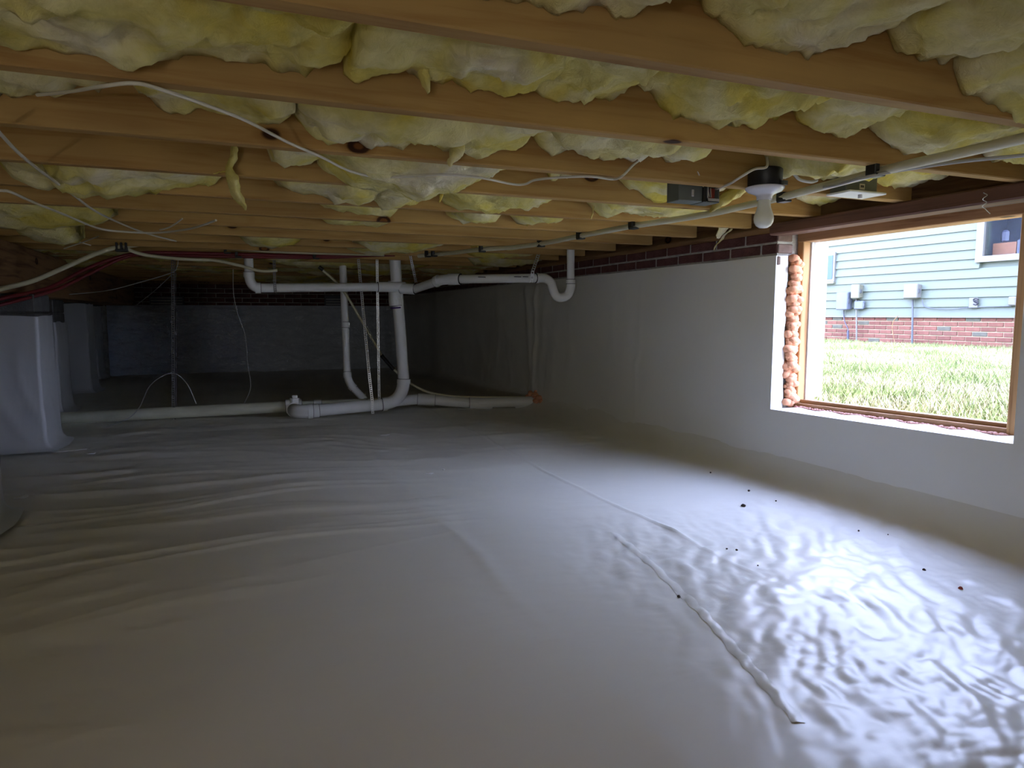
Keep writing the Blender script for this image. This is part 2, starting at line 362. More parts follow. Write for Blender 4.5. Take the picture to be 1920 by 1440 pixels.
# floor: loose white sheet, with folds running across and a soft cove up the right wall
def floor_h(x, y):
    z = 0.014 * fbm(x * 0.7, y * 0.8, 1, 2)
    a = 0.45 * noise(x * 0.45, y * 0.5, 30) + 0.12 * noise(x * 1.3, y * 1.5, 31)    # meandering of the folds
    left = smooth01((1.25 - x + 0.15 * (y - 2)) / 1.3)
    yy = y + a + 0.10 * x
    amp = 0.55 + 0.45 * noise(x * 0.9, y * 0.9, 35)
    f = np.maximum(0, ridge(x * 0.38, yy * 2.3, 5) - 0.40) ** 1.5
    f2 = np.maximum(0, ridge(x * 0.7, yy * 5.5, 9) - 0.45) ** 1.4
    z = z + left * (0.026 * amp * f * (0.3 + 0.7 * smooth01((y - 1.1) / 1.2)) + 0.017 * f2 * (0.1 + 0.9 * smooth01((y - 1.7) / 0.9)))
    # loose crumpled film below the opening, creased along the diagonal
    near = smooth01((2.5 - y) / 0.9) * smooth01((x - 0.75) / 0.5)
    u = x * 0.55 + y * 0.83; v = -x * 0.83 + y * 0.55
    wv = v + 0.06 * noise(u * 3, v * 4, 40)
    g = np.maximum(0, ridge(u * 1.6, wv * 6.0, 14) - 0.35) ** 1.3
    g2 = np.abs(noise(u * 3.5, wv * 14.0, 21)) + 0.5 * np.abs(noise(u * 8, wv * 26, 22)) + 0.25 * np.abs(noise(u * 22 + wv * 10, wv * 34, 23))
    cr1 = np.abs(noise(u * 2.6 + 0.5 * noise(x * 5, y * 5, 60), v * 12 + 0.6 * noise(u * 6, v * 6, 61), 62)); cr2 = np.abs(noise(x * 9 + y * 4, y * 11 - x * 5, 63)) + 0.5 * np.abs(noise(x * 22 + y * 9, y * 20 - x * 14, 64))
    z = z + near * (0.006 * g + 0.009 * cr1 + 0.0045 * cr2 + 0.0065 * g2 * (0.4 + 0.6 * smooth01(0.5 + 1.4 * noise(x * 1.6, y * 1.6, 44))))
    z = z + 0.0016 * fbm(x * 5, y * 8, 24, 3)
    far = smooth01((y - 2.8) / 1.0)
    z = z + far * (0.010 * np.abs(noise(x * 1.5 + 0.3 * noise(x * 4, y * 4, 37), y * 5.0, 33)) + 0.004 * np.abs(noise(x * 5, y * 13, 34)))
    # sheet creases along the depth of the room
    for xc, wd, am in ((1.43, 0.007, 0.006), (0.70, 0.03, 0.004)):
        z = z + am * np.exp(-((x - xc - 0.03 * noise(y * 1.6, x * 0, 50)) / wd) ** 2) * (0.6 + 0.8 * noise(y * 1.3, x * 0, 51))
    t = np.clip((x - (XW - 0.16)) / 0.16, 0, 0.999)
    z = z * (1 - t) + 0.15 * (1 - np.sqrt(1 - t * t))
    return z
ys = np.concatenate([np.linspace(YF, 0.45, 20)[:-1], np.geomspace(0.45, YB + 0.02, 620)])
xs = np.concatenate([np.linspace(XL, -1.6, 60)[:-1], np.linspace(-1.6, XW - 0.17, 380)[:-1], np.linspace(XW - 0.17, XW - 0.001, 16)])
Xg, Yg = np.meshgrid(xs, ys, indexing='ij')
Zg = floor_h(Xg, Yg)
fl = gridmesh('floor', np.stack([Xg.ravel(), Yg.ravel(), Zg.ravel()], 1), gridfaces(len(xs), len(ys)), M['liner_floor'])
tag(fl, 'white plastic sheet spread wrinkled over the whole ground', kind='structure')
def fz(x, y): return float(floor_h(np.array([x]), np.array([y]))[0])

# right wall: mortar core, bricks above the sheet, and the sheet itself
WY0, WY1 = 1.40, 2.47                                       # window opening along y
def sill_z(y): return 0.335 + (WY1 - y) / (WY1 - WY0) * 0.025
wr = MB(); CW0, CW1 = XW + 0.004, XW + 0.20
wr.box((CW0, WY1 + 0.0, -0.1), (CW1, YB + 0.2, 1.142)); wr.box((CW0, YF, -0.1), (CW1, WY0, 1.142)); wr.box((CW0, WY0, -0.1), (CW1, WY1, 0.325))
wr = wr.build('wall_right', M['mortar']); tag(wr, kind='structure')
bl, bh, jt = 0.2145, 0.0535, 0.011
brick_me = {}
def brick(parent, lo, hi, mat, name='brick'):
    d = [random.uniform(-0.0015, 0.0015) for _ in range(2)]
    key = (round(hi[0] - lo[0], 3), round(hi[1] - lo[1], 3), round(hi[2] - lo[2], 3), mat.name)
    if key not in brick_me:
        mb = MB().box((0, 0, 0), (key[0], key[1], key[2]), 0.0035)
        me = bpy.data.meshes.new(name); me.from_pydata(mb.v, [], mb.f); me.materials.append(mat); me.update(); brick_me[key] = me
    o = bpy.data.objects.new(name, brick_me[key]); COL.objects.link(o); o.parent = parent
    o.matrix_parent_inverse = Matrix.Translation(-Vector(parent.location))
    o.location = (lo[0] + d[0], lo[1], lo[2] + d[1] * 0.6); return o
ztop = 1.142
for c in range(3):
    z1 = ztop - c * bh; y = WY1 - (bl / 2 if c % 2 else 0)
    if c % 2: brick(wr, (XW, WY1, z1 - bh + jt), (XW + 0.09, WY1 + bl / 2 - jt, z1), M['brick_in']); y = WY1 + bl / 2
    while y < YB - 0.1:
        brick(wr, (XW, y, z1 - bh + jt), (XW + 0.09, y + bl - jt, z1), M['brick_in']); y += bl
    # brick ends shown in the window reveal
    brick(wr, (XW + 0.003, WY1 - 0.006, z1 - bh + jt), (XW + 0.088, WY1 + 0.05, z1 - 0.001), M['brick_end'])
    y = WY0 - bl
    while y > -0.6: brick(wr, (XW, y, z1 - bh + jt), (XW + 0.09, y + bl - jt, z1), M['brick_in']); y -= bl
def wall_dx(y, z):
    d = 0.006 * fbm(y * 1.2, z * 0.9, 61, 2)
    mk = smooth01((y - 2.9) / 1.2)
    yy = y + 0.10 * noise(y * 1.5, z * 2.2, 66)
    d = d + mk * 0.004 * np.abs(noise(yy * 9, z * 2.5, 64)) + mk * 0.007 * np.maximum(0, ridge(yy * 2.6, z * 1.3, 63) - 0.4) ** 1.3 * (0.35 + 0.65 * smooth01((0.95 - z) / 0.4))
    for yc, sl, wd, amp in ((5.10, 0.05, 0.03, 0.014), (5.30, -0.12, 0.05, 0.012), (4.90, 0.16, 0.05, 0.007), (4.65, 0.22, 0.07, 0.006), (3.55, 0.10, 0.02, 0.003), (3.9, -0.1, 0.06, 0.004)):
        d = d + amp * np.exp(-((y - yc - sl * (1.0 - z) - 0.04 * noise(z * 6 + yc, y * 3, 70)) / wd) ** 2)
    d = d + mk * 0.014 * np.maximum(0, ridge(y * 1.1 - z * 1.3, z * 0.9 + y * 0.3, 77) - 0.5)
    d = d + 0.004 * smooth01((0.5 - z) / 0.4) * fbm(y * 5, z * 3, 78, 3)
    return np.clip(d, 0, 0.05)
def liner_right():
    V, Fc, base = [], [], 0
    def patch(Xp, Yp, Zp):
        nonlocal base
        V.append(np.stack([Xp.ravel(), Yp.ravel(), Zp.ravel()], 1)); Fc.append(gridfaces(*Xp.shape, base)); base += Xp.size
    for (a, b, n) in ((WY1, YB - 0.02, 420), (YF + 0.02, WY0, 50)):
        yy = np.linspace(a, b, n); zz = np.linspace(0.09, 1.036, 60); Yp, Zp = np.meshgrid(yy, zz, indexing='ij')
        if a == WY1: Zp = np.where(Zp > 1.03, Zp + 0.004 * noise(Yp * 3, Zp * 0, 80), Zp)
        e = smooth01(np.minimum(np.abs(Yp - a), np.abs(Yp - b)) / 0.12) * smooth01((1.05 - Zp) / 0.1)
        patch(XW - 0.002 - wall_dx(Yp, Zp) * e, Yp, Zp)
    yy = np.linspace(WY0, WY1, 60); tt = np.linspace(0, 1, 24); Yp, Tp = np.meshgrid(yy, tt, indexing='ij')
    Zp = 0.09 + (sill_z(Yp) - 0.09) * Tp; patch(XW - 0.002 - wall_dx(Yp, Zp) * smooth01((sill_z(Yp) - Zp) / 0.08) * smooth01((Yp - WY0) / 0.1) * smooth01((WY1 - Yp) / 0.1), Yp, Zp)
    # the fold over the sill and up the reveals
    ss = np.linspace(0, 1, 8); Yp, Sp = np.meshgrid(yy, ss, indexing='ij')
    patch(XW - 0.002 + 0.125 * Sp, Yp, sill_z(Yp) + 0.004 * np.sin(Yp * 40) * Sp + 0.006 * (1 - (1 - Sp) ** 3))
    zz = np.linspace(sill_z(WY1), 1.036, 50); Zp, Sp = np.meshgrid(zz, ss, indexing='ij')
    wid = 0.060 + 0.008 * noise(Zp * 9, Zp * 0, 82)
    patch(XW - 0.002 + wid * Sp, WY1 - 0.010 * np.sin(np.clip(Sp, 0, 1) * np.pi / 2) - 0.001, Zp)
    zz = np.linspace(sill_z(WY0), 1.036, 20); Zp, Sp = np.meshgrid(zz, ss, indexing='ij')
    patch(XW - 0.002 + 0.10 * Sp, WY0 + 0.010 * Sp, Zp)
    return gridmesh('liner_sheet', np.concatenate(V), np.concatenate(Fc), M['liner_wall'], wr)
tag(liner_right(), 'white plastic sheet hung on the right wall')

# back wall
wb = box('wall_back', (XL, YB + 0.012, -0.1), (XW + 0.02, YB + 0.2, 1.165), M['mortar']); tag(wb, kind='structure')
for c in range(5):
    z1 = 1.165 - c * (bh + 0.006); x = -2.3 - (bl / 2 if c % 2 else 0)
    while x < XW - 0.1:
        brick(wb, (x, YB, z1 - bh + 0.004), (min(x + bl - jt, XW), YB + 0.09, z1), M['brick_in']); x += bl
yy = np.linspace(-1.42, XW - 0.01, 420); zz = np.linspace(0.0, 0.893, 110); Xp, Zp = np.meshgrid(yy, zz, indexing='ij')
mk = 0.25 + 0.75 * smooth01((0.9 - Xp) / 0.8) * smooth01((Xp + 1.5) / 0.2)
e = smooth01((0.90 - Zp) / 0.1)
dsp = 1.3 * mk * e * (0.030 * np.maximum(0, ridge(Xp * 1.5 + 0.3 * noise(Xp * 3, Zp * 3, 90), Zp * 4.5, 91) - 0.3) + 0.022 * fbm(Xp * 5, Zp * 9, 92, 4) + 0.02)
Ybk = YB - 0.003 - np.clip(dsp, 0, 0.08)
bk = gridmesh('liner_sheet', np.stack([Xp.ravel(), Ybk.ravel(), Zp.ravel()], 1), gridfaces(*Xp.shape), M['liner_back'], wb)
tag(bk, 'crinkled shiny plastic sheet on the back wall')
wl = box('wall_left', (XL - 0.1, YF, -0.1), (XL, YB + 0.2, ZC + JH), M['block']); tag(wl, kind='structure')
wf = box('wall_front', (XL, YF - 0.1, -0.1), (XW + 0.2, YF, ZC + JH), M['block']); tag(wf, kind='structure')

# sill plate and rim board on top of the right wall, and the same at the back
def struct_box(name, lo, hi, m, ch=0.0): o = box(name, lo, hi, m, ch=ch); tag(o, kind='structure'); return o
struct_box('trim_1', (XW + 0.004, WY1 + 0.02, 1.142), (XW + 0.10, YB, ZC), M['girder'])
struct_box('trim_2', (XW + 0.06, YF, ZC + 0.001), (XW + 0.10, YB, ZC + JH), M['girder'])
struct_box('trim_3', (XL, YB - 0.03, 1.1655), (XW + 0.2, YB + 0.2, ZC + JH), M['girder'])
struct_box('trim_4', (XW + 0.004, YF, 1.142), (XW + 0.10, WY0 - 0.05, ZC), M['girder'])

# ------------------------------------------------------------------ joists
ORD = ['first', 'second', 'third', 'fourth', 'fifth', 'sixth', 'seventh', 'eighth', 'ninth', 'tenth', 'eleventh', 'twelfth', 'thirteenth', 'fourteenth',
       'fifteenth', 'sixteenth', 'seventeenth', 'eighteenth', 'nineteenth', 'twentieth', 'twenty-first', 'twenty-second', 'twenty-third']
K0, K1 = -1, 21
for k in range(K0, K1):
    y1 = yk(k); n = k - K0
    o = box('floor_joist', (XL + 0.02, y1 - JT, ZC), (2.255 if k != 0 else 2.27, y1, ZC + JH - 0.001), M['joist'], ch=0.003)
    w_ = {0: 'floor joist crossing the top right corner, nearest the viewer', 1: 'big near floor joist cutting the upper right of the photo, second from the viewer'}.get(n, 'orange-brown floor joist, %s from the viewer' % ORD[n])
    tag(o, w_, 'joist', 'floor joists overhead')
for a in (-3.0,):
    pass

# ------------------------------------------------------------------ insulation
ZHI = 1.30
def bay_y(k): return yk(k) + 0.002, yk(k + 1) - JT - 0.002   # bay between joist k and k+1
BAY = {  # lower edge seen against the far joist, in photo measurements turned into metres on that joist's face
 -1: [[(700, -40), (900, -25), (1033, 13), (1120, 17), (1180, 32), (1227, 13), (1245, -8), (1290, -15)],
      [(1296, -15), (1307, 0), (1350, 35), (1397, 67), (1447, 87), (1513, 95), (1570, 83), (1640, 70)],
      [(1643, 70), (1697, 107), (1740, 114), (1780, 117), (1784, 100)],
      [(1785, 128), (1800, 163), (1827, 170), (1867, 200), (1920, 230), (2000, 262)]],
 0: [[(-300, 80), (0, 95), (80, 103), (233, 110), (333, 115), (447, 115), (567, 125), (636, 133), (642, 128)],
     [(643, 147), (683, 133), (760, 120), (813, 137), (867, 153), (933, 165), (1000, 170), (1057, 182), (1120, 180), (1178, 163)],
     [(1180, 163), (1210, 180), (1240, 197), (1280, 218), (1340, 230), (1380, 232), (1453, 217), (1480, 205)],
     [(1482, 208), (1493, 223), (1547, 247), (1590, 242), (1614, 226)],
     [(1616, 230), (1647, 260), (1700, 287), (1742, 278), (1780, 263)],
     [(1782, 263), (1812, 285), (1833, 293), (1860, 300), (1883, 301), (1900, 293), (1960, 290)]],
 1: [[(-300, 180), (0, 185), (100, 185), (127, 173), (200, 160), (236, 150)],
     [(240, 152), (253, 167), (310, 193), (350, 200), (400, 200), (467, 217), (500, 230), (546, 230)],
     [(550, 230), (600, 251), (633, 263), (700, 272), (767, 273), (833, 277), (867, 279), (917, 277), (960, 267), (988, 262)],
     [(992, 262), (1017, 270), (1067, 287), (1133, 298), (1183, 295), (1207, 290)],
     [(1210, 293), (1217, 298), (1248, 303), (1282, 295), (1292, 278)],
     [(1430, 285), (1455, 325), (1470, 337), (1487, 330), (1530, 333), (1557, 337), (1612, 322)],
     [(1616, 324), (1647, 343), (1690, 345), (1723, 348), (1750, 331)],
     [(1808, 330), (1820, 350), (1845, 345), (1862, 336)]],
 2: [[(495, 275), (507, 302), (533, 300), (567, 309), (593, 308)],
     [(594, 308), (625, 323), (667, 341), (700, 348), (740, 352), (763, 357), (775, 368), (808, 362), (837, 357), (870, 345), (912, 330), (932, 318)],
     [(1020, 326), (1030, 338), (1042, 340), (1050, 330)],
     [(1148, 336), (1153, 343), (1173, 357), (1198, 365), (1223, 373), (1260, 378), (1290, 372), (1300, 362)],
     [(1480, 362), (1500, 370), (1530, 378), (1560, 370), (1575, 364)]],
 3: [[(8, 303), (17, 309), (42, 330), (83, 347), (115, 355)],
     [(118, 358), (125, 365), (158, 372), (188, 365), (200, 372), (240, 367), (281, 361), (312, 353), (354, 347), (396, 340), (415, 333)],
     [(510, 343), (542, 355), (567, 359), (600, 368), (625, 374), (650, 380), (667, 386), (692, 385)],
     [(694, 388), (720, 383), (745, 382), (775, 373), (808, 363)],
     [(812, 365), (837, 377), (870, 383), (887, 388), (937, 391), (982, 391), (1003, 383), (1035, 375)],
     [(1100, 380), (1130, 399), (1157, 393), (1190, 401), (1240, 402), (1263, 408), (1282, 398), (1300, 386)]],
 4: [[(596, 387), (640, 396), (690, 400), (720, 405), (745, 396)],
     [(835, 404), (872, 415), (897, 417), (922, 408)],
     [(950, 405), (977, 415), (1028, 420), (1035, 412)]],
 5: [[(-250, 424), (0, 422), (83, 422), (146, 420), (188, 415), (222, 404)], [(600, 415), (640, 420), (700, 422), (740, 414)]],
 6: [[(60, 450), (90, 456), (130, 455), (160, 446)], [(1000, 432), (1040, 446), (1070, 447), (1100, 436)]],
 7: [[(445, 448), (475, 460), (520, 462), (560, 452)], [(660, 452), (700, 466), (760, 470), (810, 466), (835, 455)], [(865, 451), (900, 463), (950, 466), (1000, 460), (1040, 463), (1080, 455)], [(1085, 452), (1120, 460), (1180, 463), (1230, 458), (1260, 446)]],
 8: [[(640, 462), (680, 472), (720, 474), (760, 465)], [(850, 466), (900, 480), (960, 482), (1010, 470)]],
 9: [[(870, 478), (890, 492), (940, 497), (985, 492), (1015, 480)], [(1060, 480), (1090, 492), (1120, 490), (1135, 478)]],
}
def make_batt(k, xa, xb, prof, label, hi=False):
    y0, y1 = bay_y(k); L = xb - xa
    dist = max(1.0, (y0 + y1) / 2)
    step = 0.008 * dist if not hi else 0.03 * dist
    nx = max(8, int(L / step)); ny = 26 if dist < 3 else 10
    X, T = np.meshgrid(np.linspace(xa, xb, nx), np.linspace(0, 1, ny), indexing='ij')
    zp = np.interp(X, prof[0], prof[1]); sd = k * 7 + xa
    sag = np.where(T > 0.62, 0.006 * ((T - 0.62) / 0.38) ** 2, 0.075 * ((0.62 - T) / 0.62) ** 2)
    Y = y0 + (y1 - y0) * T
    Z = zp - 0.016 + sag + 0.020 * fbm(X * 5, Y * 6, sd, 2) * np.sin(np.pi * np.clip(T * 0.9 + 0.1, 0, 1)) + 0.008 * fbm(X * 17, Y * 20, sd + 2, 4) - 0.010 * np.maximum(0, ridge(X * 9 + noise(X * 14, Y * 14, sd + 6) * 0.5, Y * 7, sd + 3) - 0.55)
    ends = np.minimum(X - xa, xb - X); Z = Z + 0.02 * np.exp(-ends / 0.02)
    # overlapping torn layers
    lay = noise(X * 3.1 + 0.8 * noise(X * 6, Y * 6, sd + 9), Y * 4.0, sd + 5)
    Z = Z + 0.013 * smooth01((lay + 0.02) / 0.04)
    lay2 = noise(X * 7.0 + 0.9 * noise(X * 11, Y * 11, sd + 19), Y * 6.0 + 0.5 * noise(X * 9, Y * 9, sd + 29), sd + 15)
    Z = Z + 0.009 * smooth01((lay2 - 0.08) / 0.04) - 0.006 * smooth01((-0.18 - lay2) / 0.04)
    fr = smooth01((T - 0.82) / 0.18)
    Z = Z - fr * 0.012 * np.maximum(0, ridge(X * 13, X * 0 + 1.5, sd + 33) - 0.35) * (np.interp(X, [xa, xa + .03, xb - .03, xb], [0, 1, 1, 0]))
    Z = np.minimum(Z, ZC + JH - 0.015)
    nb = X.size
    V = np.concatenate([np.stack([X.ravel(), Y.ravel(), Z.ravel()], 1), np.stack([X.ravel(), Y.ravel(), np.full(nb, ZC + JH - 0.004)], 1)])
    Fb = gridfaces(nx, ny)
    i = np.arange(nx - 1); j = np.arange(ny - 1)
    def strip(a, b): return np.stack([a[:-1], a[1:], b[1:], b[:-1]], 1)
    idx = np.arange(nb).reshape(nx, ny)
    side = np.concatenate([strip(idx[:, 0], idx[:, 0] + nb), strip(idx[:, -1], idx[:, -1] + nb), strip(idx[0], idx[0] + nb), strip(idx[-1], idx[-1] + nb)])
    o = gridmesh('insulation_batt', V, np.concatenate([Fb, side]), M['insul'])
    tag(o, label, 'insulation', 'insulation batts between the joists'); return o
XE = 2.25
for k in range(-1, 20):
    yf_ = yk(k + 1) - JT
    segs = []
    for s in BAY.get(k, []):
        q = [PY(a, b, yf_) for a, b in s]; segs.append(([p[0] for p in q], [min(ZHI + 0.05, p[2]) for p in q]))
    cur = -4.3; pieces = []
    for xs_, zs_ in segs:
        if xs_[0] - cur > 0.12: pieces.append((cur + 0.004, xs_[0] - 0.004, None))
        xa = max(xs_[0], -4.3); xb = min(xs_[-1], XE)
        if xb > xa: pieces.append((xa, xb, (xs_, zs_)))
        cur = xs_[-1]
    if XE - cur > 0.1: pieces.append((cur + 0.004, XE, None))
    if k > 9:
        pieces = []; x = -4.3
        while x < XE - 0.1:
            L = random.uniform(0.9, 1.5); xb = min(XE, x + L)
            zb = random.choice([1.19, 1.16, 1.20, 1.23])
            px_ = np.linspace(x, xb, 7); pz = zb + np.array([0.05, 0.01, -0.01, 0, -0.015, 0.01, 0.05]); pieces.append((x, xb, (list(px_), list(pz)))); x = xb + 0.01
    nv = len(pieces)
    for i, (xa, xb, pf) in enumerate(pieces):
        bayname = 'in the %s joist bay from viewer' % ORD[k + 1]
        place = 'alone' if nv == 1 else '%s from left' % ORD[i]
        if pf is None:
            z0 = 1.285 + 0.02 * random.random()
            lab = 'yellow fibreglass batt tucked up high, %s %s' % (place, bayname)
            make_batt(k, xa, xb, ([xa, xb], [z0, z0]), lab, hi=True)
        else:
            lab = 'sagging yellow fibreglass batt, %s %s' % (place, bayname)
            make_batt(k, xa, xb, pf, lab)

def tuft(pts, rad, label, flat=0.45, seed=1):
    mb = MB().tube(pts, rad, n=16, sub=8, flat=flat)
    V = np.array([tuple(v) for v in mb.v])
    V[:, 0] += 0.006 * fbm(V[:, 0] * 30, V[:, 2] * 30, seed, 3); V[:, 2] += 0.007 * fbm(V[:, 0] * 35, V[:, 2] * 35 + V[:, 1] * 30, seed + 4, 3)
    V[:, 1] += 0.005 * fbm(V[:, 1] * 30, V[:, 2] * 30, seed + 8, 2)
    o = link('insulation_tuft', V, mb.f, M['insul'], smooth=True); tag(o, label, 'insulation'); return o
def pyl(pts, Y): return [PY(a, b, Y) for a, b in pts]
tuft(pyl([(442, 276), (437, 292), (432, 318), (438, 345), (446, 368), (460, 388)], 2.14), [0.016, 0.018, 0.026, 0.036, 0.034, 0.012], 'long pale tuft of insulation hanging down over the joists at left', seed=3)
tuft(pyl([(425, 322), (415, 318), (400, 325)], 2.15), [0.004, 0.003, 0.002], 'thin brown-shadowed wisp beside the long hanging tuft', seed=30)
tuft(pyl([(788, 70), (785, 95), (795, 130), (803, 172)], 1.33), [0.028, 0.030, 0.026, 0.004], 'pale pointed tuft of insulation hanging against the second bay, near top centre', seed=5)
tuft(pyl([(862, 262), (855, 280), (848, 300), (846, 313)], 1.74), [0.034, 0.034, 0.022, 0.004], 'tapered tuft of insulation drooping below a joist left of centre', seed=7)
tuft(pyl([(842, 305), (838, 330), (832, 352), (826, 378)], 2.16), [0.006, 0.010, 0.012, 0.004], 'thin fuzzy strand of insulation trailing below the tapered tuft', seed=8)
tuft(pyl([(1073, 368), (1075, 348), (1090, 338), (1106, 342), (1114, 360), (1113, 385), (1110, 411)], 2.56), [0.004, 0.008, 0.012, 0.012, 0.009, 0.008, 0.003], 'hooked strand of insulation hanging in an arch between joists', seed=9)
tuft(pyl([(1398, 350), (1370, 366), (1345, 385), (1335, 398)], 2.15), [0.045, 0.050, 0.035, 0.008], 'folded flap of yellow insulation drooping left of the light bulb', flat=0.35, seed=11)
tuft([PX(1360, 420, 2.2), PX(1352, 436, 2.2), PX(1345, 447, 2.2)], [0.03, 0.022, 0.006], 'small rag of insulation poking out above the bricks', seed=12)
tuft([PX(1372, 430, 2.24), PX(1350, 450, 2.26), PX(1338, 470, 2.28)], [0.008, 0.006, 0.003], 'cobwebby strand of fibre hanging on the wall bricks', seed=13)

# ------------------------------------------------------------------ girder and piers at left
g = box('girder', (-1.42, 1.8, 0.885), (-1.10, 9.86, ZC - 0.001), M['girder'], ch=0.004); tag(g, 'dark built-up wooden girder on the piers at far left', 'beam')
def pier(x0, x1, y0, y1, ztopliner, label, seed, ztop=0.884):
    p = empty('pier', ((x0 + x1) / 2, (y0 + y1) / 2, 0)); tag(p, label, 'pier', 'sheet-wrapped piers at left')
    z = -0.02; c = 0
    while z < ztop - 0.02:
        z1 = min(z + 0.20, ztop); box('block', (x0 + 0.006, y0 + 0.006, z + 0.004), (x1 - 0.006, y1 - 0.006, z1), M['block'], p, 0.006); z = z1; c += 1
    # wrapped sheet: perimeter loop extruded, loose at the corners
    n = 80; m = 40; loop = []
    per = [(x0, y0), (x1, y0), (x1, y1), (x0, y1)]
    for i in range(4):
        a, b = per[i], per[(i + 1) % 4]
        for t in np.linspace(0, 1, n // 4, endpoint=False): loop.append((a[0] + (b[0] - a[0]) * t, a[1] + (b[1] - a[1]) * t))
    loop = np.array(loop); cx, cy = (x0 + x1) / 2, (y0 + y1) / 2
    zs_ = np.linspace(0.0, 1, m); V = []
    for s in zs_:
        zz_ = s * ztopliner
        nrm = (loop - [cx, cy]); nrm = nrm / np.linalg.norm(nrm, axis=1)[:, None]
        bulge = 0.004 + 0.010 * np.maximum(0, ridge(np.arange(n) * 0.10 + zz_ * 1.2, np.full(n, zz_ * 2.2), seed) - 0.3) + 0.07 * math.exp(-zz_ / 0.020) + 0.012 * (1 - s) ** 2
        P = loop + nrm * bulge[:, None]
        V.append(np.column_stack([P, np.full(n, max(zz_, 0.006)) + 0.010 * s * noise(np.arange(n) * 0.13, np.full(n, 1.0), seed + 1)]))
    V = np.concatenate(V); F = []
    for i in range(m - 1):
        for k in range(n): k2 = (k + 1) % n; F.append((i * n + k, i * n + k2, (i + 1) * n + k2, (i + 1) * n + k))
    V[:, 2] += 0.012
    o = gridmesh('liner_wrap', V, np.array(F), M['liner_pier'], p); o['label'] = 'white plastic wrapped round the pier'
    return p
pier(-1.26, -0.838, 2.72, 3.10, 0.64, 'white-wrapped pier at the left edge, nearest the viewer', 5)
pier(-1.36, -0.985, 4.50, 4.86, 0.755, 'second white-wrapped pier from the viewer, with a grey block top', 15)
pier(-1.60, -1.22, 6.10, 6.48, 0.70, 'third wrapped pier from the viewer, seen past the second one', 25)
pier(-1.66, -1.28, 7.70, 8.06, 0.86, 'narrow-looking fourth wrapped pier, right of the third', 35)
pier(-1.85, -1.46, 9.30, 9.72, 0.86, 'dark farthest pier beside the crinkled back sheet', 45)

# ------------------------------------------------------------------ window
win = empty('window_1', (2.45, 1.95, 0.36)); tag(win, kind='structure')
XF = 2.42
box('jamb', (XF, 2.432, 0.34), (2.463, 2.468, 1.15), M['frame_wood'], win, 0.003)
box('jamb', (XF - 0.002, 1.462, 0.352), (2.463, 1.50, 1.15), M['frame_wood'], win, 0.003)
box('head_board', (XF - 0.004, 1.40, 1.098), (2.50, 2.468, 1.155), M['frame_wood_y'], win, 0.003)
MB().add([(XF, 2.43, 0.362), (2.50, 2.43, 0.362), (2.50, 1.50, 0.386), (XF, 1.50, 0.386), (XF, 2.43, 0.338), (2.50, 2.43, 0.338), (2.50, 1.50, 0.362), (XF, 1.50, 0.362)],
         [(0, 3, 2, 1), (4, 5, 6, 7), (0, 1, 5, 4), (1, 2, 6, 5), (2, 3, 7, 6), (3, 0, 4, 7)]).build('sill_board', M['frame_wood_y'], win)
MB().add([(2.44, 2.43, 0.378), (2.475, 2.43, 0.378), (2.475, 1.50, 0.400), (2.44, 1.50, 0.400), (2.44, 2.43, 0.360), (2.475, 2.43, 0.360), (2.475, 1.50, 0.384), (2.44, 1.50, 0.384)],
         [(0, 3, 2, 1), (4, 5, 6, 7), (0, 1, 5, 4), (1, 2, 6, 5), (2, 3, 7, 6), (3, 0, 4, 7)]).build('sill_stop', M['frame_wood_y'], win)
box('stop', (2.464, 2.425, 0.37), (2.478, 2.468, 1.15), M['white_paint'], win, 0.002)
box('outer_trim', (2.478, 2.424, 0.36), (2.515, 2.50, 1.10), M['white_paint'], win, 0.003)
tag(struct_box('beam', (2.205, 0.2, 1.116), (2.296, 2.42, ZC - 0.001), M['header'], 0.006), 'dark reddish timber header over the window opening')
bpy.data.objects['beam'].name = 'trim_5'
struct_box('trim_6', (2.298, 1.3, 1.150), (2.51, 2.52, ZC - 0.002), M['girder'])
box('rough_stud', (2.40, 2.474, 0.34), (2.46, 2.52, 1.14), M['girder'], win)
# open white door leaf folded outward
dr = empty('access_door', (2.58, 2.46, 0.37)); tag(dr, 'worn white door leaf swung outward at the left side of the opening', 'door')
def xat(px, y): q = ray(px, 600); return y * q[0] / q[1]
box('panel', (xat(1535, 2.432), 2.432, 0.385), (xat(1548, 2.432), 2.470, 1.085), M['worn_paint'], dr, 0.003)
box('rail', (2.517, 2.440, 0.395), (xat(1534.5, 2.432), 2.472, 1.078), M['white_paint'], dr, 0.003)
box('hinge', (2.530, 2.426, 0.405), (2.546, 2.441, 0.46), M['steel'], dr, 0.001)
box('hinge', (2.530, 2.426, 0.97), (2.546, 2.441, 1.03), M['steel'], dr, 0.001)

# foam beads
def foam(name, pts, r, label, mat, seed, blob=0.5):
    mb = MB()
    rnd = random.Random(seed)
    P = [Vector(p) for p in pts]; L = sum((P[i + 1] - P[i]).length for i in range(len(P) - 1)); n = int(L / (r * blob)); pos = []
    for i in range(n):
        d = L * i / n; j = 0
        while j < len(P) - 2 and d > (P[j + 1] - P[j]).length: d -= (P[j + 1] - P[j]).length; j += 1
        c = P[j].lerp(P[j + 1], d / (P[j + 1] - P[j]).length); q = r * rnd.uniform(0.4, 0.85)
        c = c + Vector((rnd.uniform(-0.6, 0.6) * r, rnd.uniform(-0.5, 0.5) * r, rnd.uniform(-0.3, 0.3) * r))
        prof = [(q * math.sin(a) + 1e-4, -q * 0.75 * math.cos(a)) for a in np.linspace(0.01, math.pi - 0.01, 7)]
        mb.lathe(prof, c, 10)
    o = mb.build(name, mat, smooth=True); tag(o, label, 'foam'); return o
